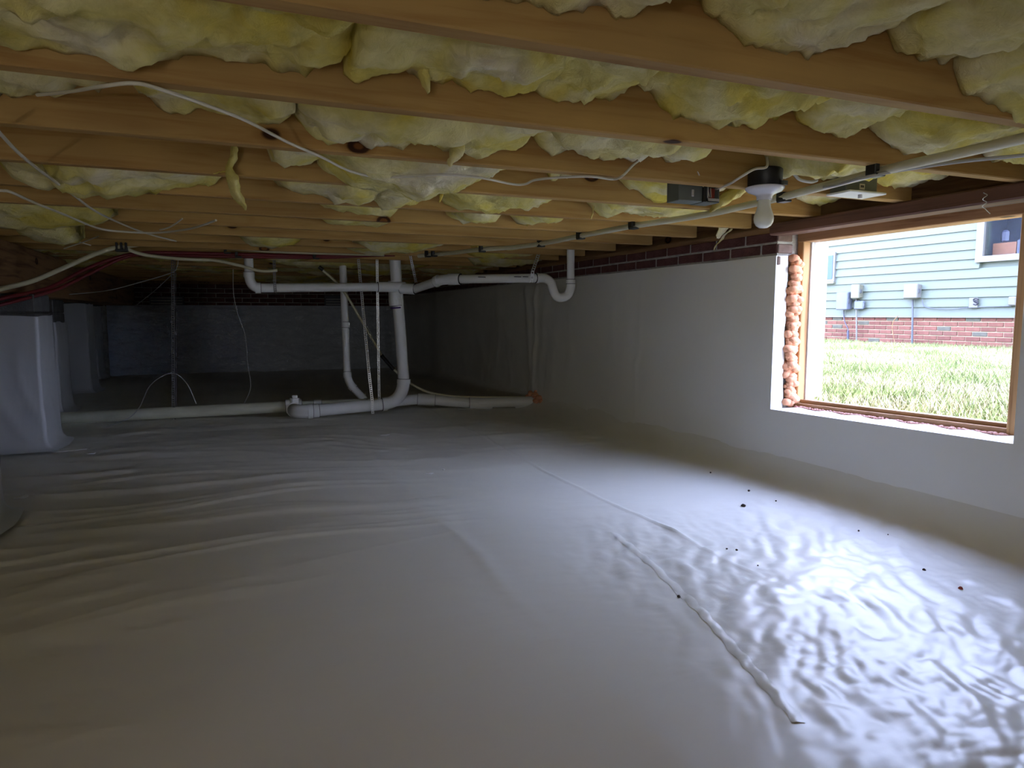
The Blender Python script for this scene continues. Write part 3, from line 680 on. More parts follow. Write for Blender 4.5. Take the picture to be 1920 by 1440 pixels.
foam('spray_foam', [(2.395, 2.452, 0.355), (2.390, 2.455, 0.6), (2.395, 2.456, 0.85), (2.398, 2.455, 1.03)], 0.032, 'lumpy orange spray foam column beside the window jamb', M['foam'], 1, 0.09)
foam('spray_foam', [(2.412, 2.44, 0.345), (2.410, 1.9, 0.355), (2.410, 1.48, 0.366)], 0.0085, 'thin pink foam bead along the bottom of the window frame', M['foam_pink'], 2, 0.5)

# ------------------------------------------------------------------ drain plumbing
dp = empty('drain_pipe', (1.2, 5.3, 0)); tag(dp, 'white plastic drain piping with stack, branches and trap on the sheet floor', 'pipe')
def pipe(a, b, r, mat='pvc', n=20): return MB().tube([a, b], r, n).build('pipe', M[mat], dp, True)
def coup(a, b, r, mat='pvc'):
    a, b = Vector(a), Vector(b); d = (b - a).normalized()
    return MB().tube([a, a + d * 0.004, a + d * 0.004, b - d * 0.004, b - d * 0.004, b], [r * 0.98, r, r, r, r, r * 0.98], 20).build('coupling', M[mat], dp, True)
def seam(p_, d, r): MB().tube([p_ - d * 0.002, p_ + d * 0.002], r, 20).build('glue_line', M['ink'], dp, True)
_coup = coup
def coup(a, b, r, mat='pvc'):
    a, b = Vector(a), Vector(b); d = (b - a).normalized(); o = _coup(a, b, r, mat); seam(a - d * 0.001, d, r * 0.97); seam(b + d * 0.001, d, r * 0.97); return o
def elbow(a, c, b, r, mat='pvc', name='elbow'):
    a, c, b = Vector(a), Vector(c), Vector(b); pts = []
    for t in np.linspace(0, 1, 11): pts.append(a * (1 - t) ** 2 + c * 2 * t * (1 - t) + b * t * t)
    o = MB().tube(pts, r, 20).build(name, M[mat], dp, True)
    da, db = (c - a).normalized(), (c - b).normalized()
    for p_, d in ((a, da), (b, db)): MB().tube([p_ - d * 0.006, p_ + d * 0.030], r * 1.10, 20).build('socket', M[mat], o, True); MB().tube([p_ - d * 0.009, p_ - d * 0.006], r * 1.06, 20).build('glue_line', M['ink'], o, True)
    return o
R3, R2 = 0.045, 0.031
# main drain along the back
m0, m1 = Vector((-1.30, 5.61, 0.052)), Vector(PY(548, 762, 5.50))
m0 = Vector(PY(108, 785, 5.60)); pipe(m0, m1, 0.043, 'pvc_old')
m2 = Vector(PY(690, 757, 5.44)); m3 = Vector(PY(790, 748, 5.42)); m4 = Vector(PY(880, 756, 5.30)); m5 = Vector(PY(975, 757, 5.20)); m6 = Vector((2.32, 5.12, 0.062))
pipe(m1, m2, 0.040, 'pvc_old'); pipe(m2, m3, 0.042); pipe(m3, m4, 0.042); pipe(m4, m6, 0.042)
coup(m3 - (m3 - m2).normalized() * 0.03, m3 + (m4 - m3).normalized() * 0.11, 0.049); coup(m4, m4.lerp(m5, 0.45), 0.049); coup(m5.lerp(m4, 0.1), m5.lerp(m6, 0.3), 0.047)
coup(m1.lerp(m0, 0.0), m1.lerp(m0, 0.03), 0.048); coup(m1.lerp(m2, 0.28), m1.lerp(m2, 0.38), 0.046)
# cleanout wye
coup(Vector(PY(536, 762, 5.47)), Vector(PY(566, 760, 5.46)), 0.052)
cu = Vector(PY(553, 757, 5.44)); MB().tube([cu, cu + Vector((0, 0, 0.045))], 0.036, 20).build('cleanout_hub', M['pvc'], dp, True)
cp_ = box('cleanout_plug', (cu.x - 0.02, cu.y - 0.02, cu.z + 0.045), (cu.x + 0.02, cu.y + 0.02, cu.z + 0.068), M['pvc'], dp, 0.004)
# front branch
f0 = Vector(PY(585, 771, 5.24)); f1 = Vector(PY(718, 758, 5.22)); pipe(f0, f1, R3)
e0 = Vector(PY(552, 768, 5.42)); elbow(e0 , Vector(PY(548, 773, 5.24)), f0, 0.050)
coup(Vector(PY(585, 771, 5.24)), Vector(PY(598, 770, 5.24)), 0.051)
s0 = Vector(PY(757, 712, 5.22)); elbow(f1, Vector(PY(756, 754, 5.22)), s0, 0.048)
s1 = Vector(PY(741, 560, 5.20)); s2 = Vector(PY(739, 470, 5.20)); pipe(s0, s2, R3 - 0.002)
coup(s1 + Vector((0, 0, 0.0)), s1 + (s0 - s1).normalized() * 0.05, 0.051)
MB().tube([s1 + (s0 - s1).normalized() * 0.062, s1 + (s0 - s1).normalized() * 0.074], 0.0445, 20).build('primer_ring', M['purple'], dp, True)
MB().tube([Vector(PY(741, 562, 5.20)), Vector(PY(740, 527, 5.20))], 0.050, 20).build('wye', M['pvc'], dp, True)
# upper left arm
a0 = Vector(PY(466, 478, 5.20)); a1 = Vector(PY(467, 512, 5.20)); a2 = Vector(PY(487, 540, 5.20)); a3 = Vector(PY(740, 538, 5.16))
pipe(a0, a1, R2); elbow(a1, Vector(PY(468, 540, 5.20)), a2, R2 * 1.1); pipe(a2, a3, R2 + 0.001)
coup(Vector(PY(709, 538, 5.16)), Vector(PY(760, 538, 5.15)), 0.038)
# upper right arm with the trap
b0 = Vector(PY(752, 541, 5.15)); b1 = Vector(PY(778, 542, 5.08)); b2 = Vector(PY(818, 528, 4.82)); b3 = Vector(PY(848, 523.5, 4.70)); b4 = Vector(PY(1008, 521.5, 4.24))
coup(b0, b1, 0.040); pipe(b1, b2, R2); elbow(b2, Vector(PY(826, 524, 4.78)), b3, R2 * 1.18); pipe(b3, b4, R2 - 0.001)
coup(b3, b3.lerp(b4, 0.10), 0.040)
t0 = b4; tc1 = Vector(PY(1034, 521, 4.18)); t1 = Vector(PY(1036, 540, 4.16)); t2 = Vector(PY(1052, 558, 4.13)); t3 = Vector(PY(1070, 540, 4.11)); t4 = Vector(PY(1070, 526, 4.11)); t5 = Vector(PY(1070, 462, 4.11))
MB().tube([t0, Vector(PY(1022, 522, 4.20)), Vector(PY(1033, 530, 4.17)), t1, Vector(PY(1042, 554, 4.145)), t2, Vector(PY(1064, 553, 4.12)), t3, t4], 0.030, 20, sub=6).build('trap', M['pvc'], dp, True)
MB().tube([t4, t5], 0.0255, 20).build('pipe', M['pvc'], dp, True)
coup(t4 - Vector((0, 0, 0.02)), t4 + Vector((0, 0, 0.006)), 0.0325); coup(t0 - Vector((0.012, 0, 0)), t0 + Vector((0.008, 0, 0)), 0.034)
# vent riser behind
v0 = Vector(PY(642, 480, 5.62)); v1 = Vector(PY(651, 700, 5.62)); v2 = Vector(PY(663, 728, 5.58)); v3 = Vector(PY(684, 750, 5.48))
pipe(v0, v1, 0.029); elbow(v1, Vector(PY(652, 716, 5.60)), v2, 0.031); pipe(v2, v3, 0.029); coup(Vector(PY(648, 604, 5.62)), Vector(PY(648, 614, 5.62)), 0.033)
# printed marks on the pipe walls
for (pa, pb, Y) in (((893, 520.5), (906, 520.5), 4.50), ((960, 520), (972, 520), 4.30), ((976, 520), (985, 520), 4.27)):
    p_, q_ = PY(pa[0], pa[1], Y), PY(pb[0], pb[1], Y)
    box('print_mark', (p_[0], Y - 0.05, p_[2]), (q_[0], Y - 0.035, p_[2] + 0.004), M['ink'], dp)
tag(foam('spray_foam', [(2.27, 5.22, 0.03), (2.27, 5.20, 0.08), (2.275, 5.10, 0.14), (2.28, 5.0, 0.10), (2.27, 5.0, 0.03)], 0.04, 'orange foam sealing the drain where it enters the right wall', M['foam'], 5, 0.5))

# perforated straps: a ladder strip with square holes
M['steel_dark'] = plain('dull_steel', (0.14, 0.14, 0.15), 0.5, 0.5, 0.6, var=0.4, scale=30)
def strap(pts, width, label, axis=None, mat='steel'):
    mb = MB(); P = [Vector(p) for p in pts]; th = 0.0012
    for i in range(len(P) - 1):
        a, b = P[i], P[i + 1]; d = b - a; L = d.length; d.normalize()
        wv = Vector(axis) if axis else Vector((1, -0.2, 0)); wv = (wv - d * wv.dot(d)).normalized(); nn = d.cross(wv).normalized()
        def slab(s0_, s1_, u0, u1):
            c = []
            for s_ in (s0_, s1_):
                for u_ in (u0, u1):
                    for w2 in (-th, th): c.append(a + d * s_ + wv * u_ + nn * w2)
            mb.add(c, [(0, 1, 3, 2), (4, 6, 7, 5), (0, 4, 5, 1), (2, 3, 7, 6), (0, 2, 6, 4), (1, 5, 7, 3)])
        h = width / 2; g_ = width * 0.26
        slab(0, L, -h, -g_); slab(0, L, g_, h); s = 0; st = width * 0.75
        while s < L: slab(s, min(L, s + st * 0.42), -g_, g_); s += st
    o = mb.build('pipe_strap', M[mat]); tag(o, label, 'strap'); return o
strap([PY(324, 488, 5.52), PY(325, 762, 5.54), PY(326, 790, 5.54)], 0.022, 'perforated metal strap hanging to the long drain at left', None, 'steel_dark')
strap([PY(329, 488, 5.66), PY(330, 765, 5.66)], 0.010, 'dark edge-on back leg of the strap at left', (0.5, -1, 0), 'steel_dark')
strap([PY(672, 486, 5.32), PY(692, 700, 5.17), PY(698, 752, 5.165), PY(699, 776, 5.165)], 0.020, 'bright perforated strap slanting down to the front drain branch')
strap([PY(707, 486, 5.33), PY(708, 560, 5.33), PY(711, 748, 5.36)], 0.018, 'second perforated strap, right of the bright slanting one')
strap([PY(769, 478, 5.0), PY(777, 515, 5.05), PY(780, 530, 5.08)], 0.018, 'short perforated strap just right of the stack')
strap([PY(1012, 470, 4.22), PY(999, 508, 4.19), PY(996, 530, 4.19)], 0.022, 'perforated strap holding the pipe beside the trap')
strap([PY(514, 488, 5.16), PY(515, 530, 5.155), PY(516, 548, 5.155)], 0.018, 'dark metal strap holding the upper left pipe', (1, 0, 0), 'steel_dark')

# ------------------------------------------------------------------ water tubes, cables
def tube_thing(name, pts, r, mat, label, cat, sub=8, n=8):
    o = MB().tube(pts, r, n, sub=sub).build(name, M[mat], smooth=True); tag(o, label, cat); return o
zc = ZC - 0.012
def pz(pts, z=None): return [PZ(a, b, z or zc) for a, b in pts]
tube_thing('water_tube', [PY(-60, 560, 4.0), PY(0, 542, 4.2), PY(60, 527, 4.35), PY(120, 502, 4.5), PY(180, 476, 4.58), PY(225, 463, 4.62), PY(300, 457.5, 4.7), PY(400, 463, 4.8), PY(500, 470, 4.85), PY(600, 474, 4.88), PY(720, 477, 4.9)], 0.013, 'pex_cream', 'cream water tube sweeping up from the left edge then along the joists', 'tube')
tube_thing('water_tube', [PY(232, 464, 4.63), PY(260, 475, 4.7), PY(300, 482, 4.8), PY(350, 486, 4.9), PY(400, 488, 5.0), PY(450, 498, 5.05), PY(488, 508, 5.1), PY(520, 507, 5.1)], 0.010, 'pex_cream', 'cream water tube branching off below the black clamp', 'tube')
tube_thing('water_tube', [PY(-60, 575, 4.3), PY(0, 560, 4.4), PY(90, 540, 4.6), PY(160, 505, 4.75), PY(220, 483, 4.85), PY(280, 474, 4.9), PY(420, 476, 4.95), PY(600, 480, 5.0), PY(740, 478, 4.95)], 0.011, 'pex_red', 'upper red water tube running below the joists at left', 'tube')
tube_thing('water_tube', [PY(-60, 590, 4.3), PY(0, 572, 4.4), PY(100, 545, 4.6), PY(170, 512, 4.75), PY(240, 481, 4.87), PY(300, 479, 4.95), PY(420, 481, 5.0), PY(600, 483, 5.0), PY(700, 479, 4.97)], 0.010, 'pex_red', 'lower red water tube right under its twin at left', 'tube')
tube_thing('water_tube', [PY(790, 477, 4.7), PY(850, 478, 4.75), PY(900, 480, 4.8)], 0.011, 'pex_red', 'short red water tube right of the stack', 'tube')
tube_thing('water_tube', pz([(2010, 236), (1920, 259), (1800, 287), (1700, 309), (1640, 324), (1560, 345), (1465, 370), (1400, 385), (1340, 399), (1270, 411), (1185, 424), (1090, 442), (1020, 456), (960, 464), (900, 468), (850, 474), (785, 480)], ZC - 0.014), 0.0125, 'pex_cream', 'thick cream water tube running back under the joists from the right edge', 'tube', sub=4)
tube_thing('water_tube', [PY(599, 502, 5.5), PY(640, 540, 5.50), PY(680, 605, 5.50), PY(719, 672, 5.50)], 0.010, 'pex_cream', 'cream tube slanting down behind the vent riser', 'tube')
tube_thing('water_tube', [PY(734, 688, 5.5), PY(760, 712, 5.48), PY(800, 734, 5.42), PY(850, 743, 5.35), PY(920, 745, 5.25), PY(985, 745, 5.15)], 0.010, 'pex_cream', 'cream tube curving along the drain to the foam at the wall', 'tube')
tube_thing('tube_coupling', [PY(715, 666, 5.49), PY(738, 693, 5.49)], 0.015, 'black', 'black coupling joining the slanting tube behind the stack', 'coupling')
tube_thing('tube_stub', [PY(598, 500, 5.49), PY(606, 506, 5.49)], 0.014, 'black', 'black fitting at the top of the slanting tube', 'coupling')
tube_thing('cable', [PY(70, 178, 1.72), PY(130, 172, 1.60)] + pz([(190, 162), (250, 156), (300, 167), (400, 202), (465, 228), (540, 267), (600, 293), (650, 318), (700, 331), (760, 331), (830, 327), (900, 333), (960, 345), (985, 345), (1005, 337), (1060, 332), (1110, 331), (1150, 336), (1168, 329)], ZC - 0.006) + [PY(1190, 307, 1.765), PY(1220, 286, 1.765), PY(1240, 279, 1.76)], 0.0036, 'cable', 'long white cable stapled across the joists from upper left to centre', 'cable', sub=5)
tube_thing('cable', pz([(-40, 205), (0, 250), (50, 300), (130, 360), (190, 402), (270, 436), (330, 452)], ZC - 0.02), 0.004, 'cable', 'white cable dropping steeply from the left edge', 'cable')
tube_thing('cable', pz([(-60, 352), (0, 357), (20, 360), (60, 378), (120, 402), (185, 428), (240, 435), (300, 436), (360, 428), (405, 413)], ZC - 0.03), 0.0045, 'cable', 'white cable sagging in a wide bow at left', 'cable')
tube_thing('cable', [PY(342, 410, 3.0), PY(320, 425, 3.1), PY(300, 431, 3.2)], 0.003, 'cable', 'short white cable end rising behind the bowed cable', 'cable')
tube_thing('cable', [PY(60, 446, 4.1), PY(130, 450, 4.2), PY(170, 460, 4.3)], 0.003, 'cable', 'thin pale wire above the clamp, going left', 'cable')
tube_thing('cable', [PY(185, 443, 4.1), PY(150, 456, 4.2), PY(120, 466, 4.3)], 0.003, 'cable', 'thin pale wire crossing the leftward wire', 'cable')
tube_thing('cable', [PY(130, 552, 5.6), PY(200, 545, 5.6), PY(260, 530, 5.6), PY(320, 512, 5.6), PY(332, 500, 5.6), PY(334, 484, 5.6)], 0.003, 'cable_grey', 'thin grey wire in the dark gap behind the piers', 'cable')
tube_thing('cable', [PY(256, 572, 6.6), PY(290, 545, 6.5), PY(322, 515, 6.4)], 0.003, 'cable_grey', 'second thin grey wire slanting over the back sheet top', 'cable')
tube_thing('cable', [PY(437, 505, 5.4), PY(438, 550, 5.4), PY(446, 590, 5.4), PY(460, 630, 5.42), PY(464, 680, 5.45), PY(470, 725, 5.48), PY(458, 756, 5.5)], 0.0028, 'cable_grey', 'thin wire dangling in front of the back sheet', 'cable')
tube_thing('cable', [PY(200, 800, 5.35), PY(240, 785, 5.45), PY(262, 762, 5.5), PY(280, 725, 5.5), PY(305, 705, 5.5), PY(330, 701, 5.5), PY(352, 722, 5.5), PY(368, 757, 5.5)], 0.0026, 'cable_grey', 'thin wire looped in an arch over the long drain', 'cable')
tube_thing('cable', pz([(1990, 280), (1920, 291), (1800, 303), (1690, 319)], ZC - 0.02) + [PZ(1640, 329, ZC - 0.03), PZ(1600, 338, ZC - 0.035), PZ(1565, 348, ZC - 0.03), PZ(1545, 351, ZC - 0.02)], 0.0045, 'cable_grey', 'grey cable running beside the thick cream tube at right', 'cable')
tube_thing('cable', [PY(1438, 296, 1.70), PY(1437, 313, 1.66), PY(1415, 317, 1.66), PY(1390, 331, 1.68), PY(1365, 346, 1.75), PY(1332, 358, 1.90)], 0.004, 'cable', 'white cable from the lamp box to the open junction box', 'cable')
tube_thing('cable', [PY(1294, 278, 1.74), PY(1299, 292, 1.73), PY(1312, 296, 1.73), PY(1324, 288, 1.73), PY(1330, 280, 1.74)], 0.003, 'cable', 'small white cable loop hanging at a joist', 'cable')
tube_thing('cable', [PY(1490, 328, 1.74), PY(1500, 337, 1.74), PY(1520, 341, 1.74), PY(1532, 338, 1.74)], 0.005, 'cable_grey', 'short grey cable bend right of the lamp box', 'cable')
tube_thing('cable', [PY(1308, 322, 1.76), PY(1316, 340, 1.80), PY(1322, 362, 1.86), PY(1330, 374, 1.87)], 0.0018, 'cable', 'fine bare wire going into the open junction box', 'cable')

def clip(p, label, r=0.016, tall=0.022):
    e = MB()
    e.box((p[0] - 0.007, p[1] - r, p[2] - 0.004), (p[0] + 0.007, p[1] + r, p[2] + tall), 0.002)
    e.box((p[0] - 0.009, p[1] - r * 1.3, p[2] - 0.018), (p[0] + r * 1.5, p[1] + r, p[2] - 0.010), 0.002)
    e.box((p[0] - 0.011, p[1] - r, p[2] - 0.014), (p[0] - 0.004, p[1] + r, p[2] + tall), 0.002)
    o = e.build('pipe_clip', M['black']); tag(o, label, 'clip', 'black tube clips under the joists')
for q, (a, b, l) in enumerate([(1637, 319, 'black clip on the thick cream tube, nearest the right edge'), (1466, 369, 'black clip on the cream tube right behind the light bulb'), (1185, 422, 'black clip on the cream tube left of the junction boxes'),
        (1086, 442, 'black clip on the cream tube, next one left of centre-right clip'), (1012, 457, 'black clip on the cream tube above the trap'), (902, 467, 'black clip on the cream tube above the yellow lump'),
        (812, 476, 'left black clip at the end of the cream tube'), (800, 477, 'leftmost black clip at the end of the cream tube')]):
    clip(PZ(a, b, ZC - 0.013), l)
cl = empty('tube_clamp', PY(228, 462, 4.62)); tag(cl, 'black clamp where the cream tube splits at left', 'clamp')
cx_, cy_, cz_ = PY(228, 462, 4.62)
for dx in (-0.024, 0.0, 0.024): box('band', (cx_ + dx - 0.006, cy_ - 0.022, cz_ - 0.026), (cx_ + dx + 0.006, cy_ + 0.022, cz_ + 0.022), M['black'], cl, 0.003)
box('saddle', (cx_ - 0.032, cy_ - 0.024, cz_ - 0.030), (cx_ + 0.032, cy_ + 0.024, cz_ - 0.018), M['black'], cl, 0.003)
for (a, b, Y, l) in ((423, 470, 4.78, 'black clip on the cream tube above the upper left pipe'), (444, 478, 4.93, 'dark clip bunching the red tubes near the left riser'), (590, 481, 4.95, 'black clip on the red tubes left of the straps')):
    clip(PY(a, b, Y), l, 0.02, 0.02)

# ------------------------------------------------------------------ lamp and boxes
lx, ly, _ = PZ(1434, 350, ZC)
lamp = empty('ceiling_lamp', (lx, ly, ZC)); tag(lamp, 'bare white bulb in a porcelain lampholder under a black round box', 'lamp')
MB().lathe([(0.050, 0.0), (0.052, 0.002), (0.052, 0.050), (0.047, 0.054)], (lx, ly, ZC), 32).build('lamp_box', M['black'], lamp, True)
box('box_tab', (lx + 0.022, ly - 0.056, ZC - 0.001), (lx + 0.040, ly - 0.046, ZC + 0.012), M['box_grey'], lamp, 0.001)
MB().lathe([(0.052, 0.0), (0.0585, -0.003), (0.0585, -0.008), (0.050, -0.016), (0.030, -0.024), (0.024, -0.030), (0.023, -0.042), (0.020, -0.042)], (lx, ly, ZC), 32).build('lampholder', M['porcelain'], lamp, True)
prof = [(0.0185, -0.040), (0.019, -0.052), (0.0205, -0.064), (0.0245, -0.076), (0.029, -0.088), (0.0305, -0.098), (0.029, -0.109), (0.023, -0.120), (0.013, -0.1265), (0.002, -0.128)]
MB().lathe(prof, (lx, ly, ZC), 32).build('bulb', M['bulb'], lamp, True)

def openbox(parent, lo, hi, t, mat, name='box_body', open_dir='z-'):
    mb = MB(); x0, y0, z0 = lo; x1, y1, z1 = hi
    mb.box((x0, y0, z0), (x0 + t, y1, z1)); mb.box((x1 - t, y0, z0), (x1, y1, z1)); mb.box((x0, y1 - t, z0), (x1, y1, z1)); mb.box((x0, y0, z1 - t), (x1, y1, z1)); mb.box((x0, y0, z0), (x1, y1, z0 + t))
    return mb.build(name, mat, parent)
a = PY(1260, 378, 1.87); b = PY(1308, 347, 1.87)
jb = empty('junction_box', (a[0], 1.87, a[2])); tag(jb, 'closed grey junction box under a joist left of the lamp', 'box')
box('box_body', (a[0], 1.835, a[2]), (b[0], 1.90, b[2] + 0.01), M['box_grey'], jb, 0.002); box('knockout', (a[0] + 0.047, 1.832, a[2] + 0.014), (a[0] + 0.056, 1.836, a[2] + 0.035), M['steel'], jb, 0.001)
a = PY(1305, 382, 1.87); b = PY(1334, 353, 1.87)
jb = empty('junction_box', (a[0], 1.87, a[2])); tag(jb, 'open junction box showing wiring, beside the closed grey one', 'box')
openbox(jb, (a[0], 1.83, a[2]), (b[0], 1.90, b[2] + 0.01), 0.002, M['box_grey'])
box('strip', (a[0] - 0.006, 1.826, a[2]), (a[0] + 0.006, 1.832, b[2] + 0.01), M['black'], jb)
box('wiring', (a[0] + 0.016, 1.845, a[2] + 0.014), (b[0] - 0.003, 1.87, b[2] - 0.004), M['crumb_red'], jb, 0.004)
MB().box((a[0] + 0.010, 1.826, a[2] + 0.004), (b[0] - 0.002, 1.831, a[2] + 0.012)).box((a[0] + 0.010, 1.826, a[2] + 0.004), (a[0] + 0.014, 1.831, b[2])).build('box_rim', M['steel'], jb)
for q in range(4): MB().tube([(a[0] + 0.016 + q * 0.006, 1.842, b[2] - 0.006), (a[0] + 0.020 + q * 0.004, 1.838, a[2] + 0.03), (a[0] + 0.028 + q * 0.003, 1.842, a[2] + 0.018)], 0.0013, 6, sub=3).build('wire', M['cable'] if q % 2 else M['dark_box'], jb)
a = PY(1570, 371, 1.735); b = PY(1630, 312, 1.735)
jb = empty('junction_box', (a[0], 1.735, a[2])); tag(jb, 'grey metal box with a white cover plate, right of the lamp', 'box')
box('box_body', (a[0], 1.70, ZC + 0.002), (b[0], 1.768, b[2]), M['box_grey'], jb, 0.002)
box('cover_plate', (a[0] - 0.012, 1.675, ZC - 0.006), (b[0] + 0.016, 1.772, ZC + 0.001), M['white_paint'], jb, 0.002)
box('switch', ((a[0] + b[0]) / 2 - 0.004, 1.70, ZC - 0.018), ((a[0] + b[0]) / 2 + 0.004, 1.712, ZC - 0.006), M['white_paint'], jb, 0.001)
lb = PY(1616, 350, 1.70); box('sticker', (lb[0] - 0.011, 1.698, lb[2] - 0.009), (lb[0] + 0.011, 1.7005, lb[2] + 0.009), M['cable'], jb)
for q in range(3): box('sticker_mark', (lb[0] - 0.007 + q * 0.005, 1.6972, lb[2] - 0.003), (lb[0] - 0.004 + q * 0.005, 1.6985, lb[2] + 0.004), M['ink'], jb)
# coiled wire end on the header
hw = [Vector((2.203, 1.475 + 0.006 * math.cos(t), 1.150 - t * 0.0035)) + Vector((-0.006 + 0.004 * math.sin(t), 0, 0)) for t in np.linspace(0, 14, 50)]
tube_thing('wire_coil', [tuple(v) for v in hw] + [(2.196, 1.463, 1.09), (2.196, 1.455, 1.082)], 0.0012, 'steel', 'small twisted wire hanging on the header at the right edge', 'wire', sub=0)

# vents in the back wall
for a, b, l in (((280, 572), (345, 557), 'pale louvred vent high in the back wall, left one'), ((608, 571), (640, 555), 'pale vent high in the back wall, right one behind the riser')):
    p, q = PY(a[0], a[1], YB), PY(b[0], b[1], YB); v = empty('foundation_vent', (p[0], YB, p[2])); tag(v, l, 'vent', 'vents in the back wall')
    box('vent_frame', (p[0], YB - 0.025, 0.894), (q[0], YB - 0.005, q[2] + 0.01), M['grey_box'], v, 0.004)
    for i in range(3): box('louver', (p[0] + 0.02, YB - 0.034, 0.905 + i * 0.035), (q[0] - 0.02, YB - 0.026, 0.922 + i * 0.035), M['cable_grey'], v, 0.002)

# ------------------------------------------------------------------ crumbs and scraps on the sheet
def crumb(px, py, r, label, mat='dirt', cat='debris'):
    p = PZ(px, py, 0.0); x, y = p[0], p[1]
    for _ in range(3):
        z = fz(x, y); p = PZ(px, py, min(z, 0.5)); x, y = p[0], p[1]
    z = fz(x, y); rnd = random.Random(int(px)); v = []
    prof = [(r * s * rnd.uniform(0.75, 1.2), h) for s, h in ((0.5, 0.0), (1.0, r * 0.3), (0.9, r * 0.9), (0.4, r * 1.3))]
    mb = MB().lathe(prof, (x, y, z - 0.0005), 7)
    mb.v = [(a + rnd.uniform(-.2, .2) * r, b + rnd.uniform(-.2, .2) * r, c) for a, b, c in mb.v]
    o = mb.build('crumb', M[mat]); tag(o, label, cat, 'crumbs on the floor sheet')
for (a, b, r, l, m_) in [(1396, 884, 0.009, 'largest dark crumb at the foot of the wall', 'dirt'), (1405, 893, 0.006, 'dark crumb just right of the largest one', 'dirt'), (1332, 887, 0.005, 'dark crumb left of the largest one', 'dirt'),
    (1808, 1009, 0.006, 'reddish crumb near the right edge at the foot of the wall', 'crumb_red'), (1738, 983, 0.005, 'dark crumb left of the reddish one', 'dirt'), (1455, 940, 0.004, 'dark speck in the bright patch below the window corner', 'dirt'),
    (1610, 996, 0.004, 'dark speck in the middle of the bright patch', 'dirt'), (1363, 1030, 0.004, 'left dark speck of a close pair in the patch', 'dirt'), (1381, 1032, 0.004, 'right dark speck of a close pair in the patch', 'dirt'),
    (1273, 1120, 0.005, 'lone dark speck near the middle of the floor', 'dirt'), (1421, 1061, 0.003, 'tiny speck below the close pair', 'dirt'), (1665, 1003, 0.003, 'tiny speck right of the middle of the bright patch', 'dirt')]:
    crumb(a, b, r, l, m_)
def scrap(px, py, L, wd, ang, label):
    p = PZ(px, py, 0.0); z = fz(p[0], p[1]); c, s = math.cos(ang), math.sin(ang); v = []; n = 6
    for i in range(n + 1):
        t = i / n - 0.5
        for u in (-0.5, 0.5):
            x = p[0] + c * t * L - s * u * wd * (1.2 - abs(t)); y = p[1] + s * t * L + c * u * wd; v.append((x, y, fz(x, y) + 0.001 + 0.004 * abs(math.sin(3 * t + u))))
    V2 = [(a, b, c_ + 0.002) for a, b, c_ in v]; m_ = len(v)
    f = [(2 * i, 2 * i + 2, 2 * i + 3, 2 * i + 1) for i in range(n)] + [(m_ + 2 * i, m_ + 2 * i + 1, m_ + 2 * i + 3, m_ + 2 * i + 2) for i in range(n)]
    f += [(2 * i, m_ + 2 * i, m_ + 2 * i + 2, 2 * i + 2) for i in range(n)] + [(2 * i + 1, 2 * i + 3, m_ + 2 * i + 3, m_ + 2 * i + 1) for i in range(n)]
    o = link('plastic_scrap', v + V2, f, M['scrap'], smooth=False); tag(o, label, 'scrap', 'white scraps on the floor sheet')
scrap(132, 849, 0.16, 0.03, 0.05, 'long white scrap at the foot of the second pier')
scrap(172, 853, 0.05, 0.02, 0.9, 'curled white scrap right of the second pier')
scrap(722, 820, 0.06, 0.012, 0.3, 'white scrap on the floor in front of the stack')
scrap(806, 890, 0.035, 0.012, 0.1, 'tiny white scrap nearer than the stack, left of a bead')
scrap(832, 884, 0.012, 0.012, 0.9, 'tiny white bead-like scrap mid floor')
scrap(875, 769, 0.14, 0.04, 0.02, 'white paper scrap beside the drain at the back')
scrap(40, 935, 0.05, 0.02, 0.4, 'white scrap at the foot of the nearest pier')

# overlapping sheet with its taped edge in the lower right
def lap():
    pts = [(1150, 1000), (1210, 1050), (1290, 1125), (1350, 1185), (1420, 1260), (1500, 1352)]
    P = [PZ(a, b, 0.0) for a, b in pts]; V = []; n = 90
    arr = np.array(P); t = np.linspace(0, 1, n); s = np.linspace(0, 1, len(P))
    X = np.interp(t, s, arr[:, 0]); Y = np.interp(t, s, arr[:, 1])
    dx = np.gradient(X); dy = np.gradient(Y); L = np.hypot(dx, dy); nx_, ny_ = -dy / L, dx / L
    ws = np.linspace(-0.014, 0.014, 7); V = []
    for i in range(n):
        for j, w_ in enumerate(ws):
            x = X[i] + nx_[i] * w_ + 0.003 * math.sin(i * 0.9); y = Y[i] + ny_[i] * w_
            V.append((x, y, fz(x, y) + 0.0012 * (1 - (w_ / 0.014) ** 2) + 0.0010 + 0.0006 * math.sin(i * 1.7 + j)))
    V = np.array(V); F = gridfaces(n, 7); m = len(V); V2 = V.copy(); V2[:, 2] -= 0.0018
    o = gridmesh('seam_tape', np.concatenate([V, V2]), np.concatenate([F, F[:, ::-1] + m]), M['liner_floor']); tag(o, 'white taped seam lying diagonally on the floor sheet, lower right', 'tape')
lap()

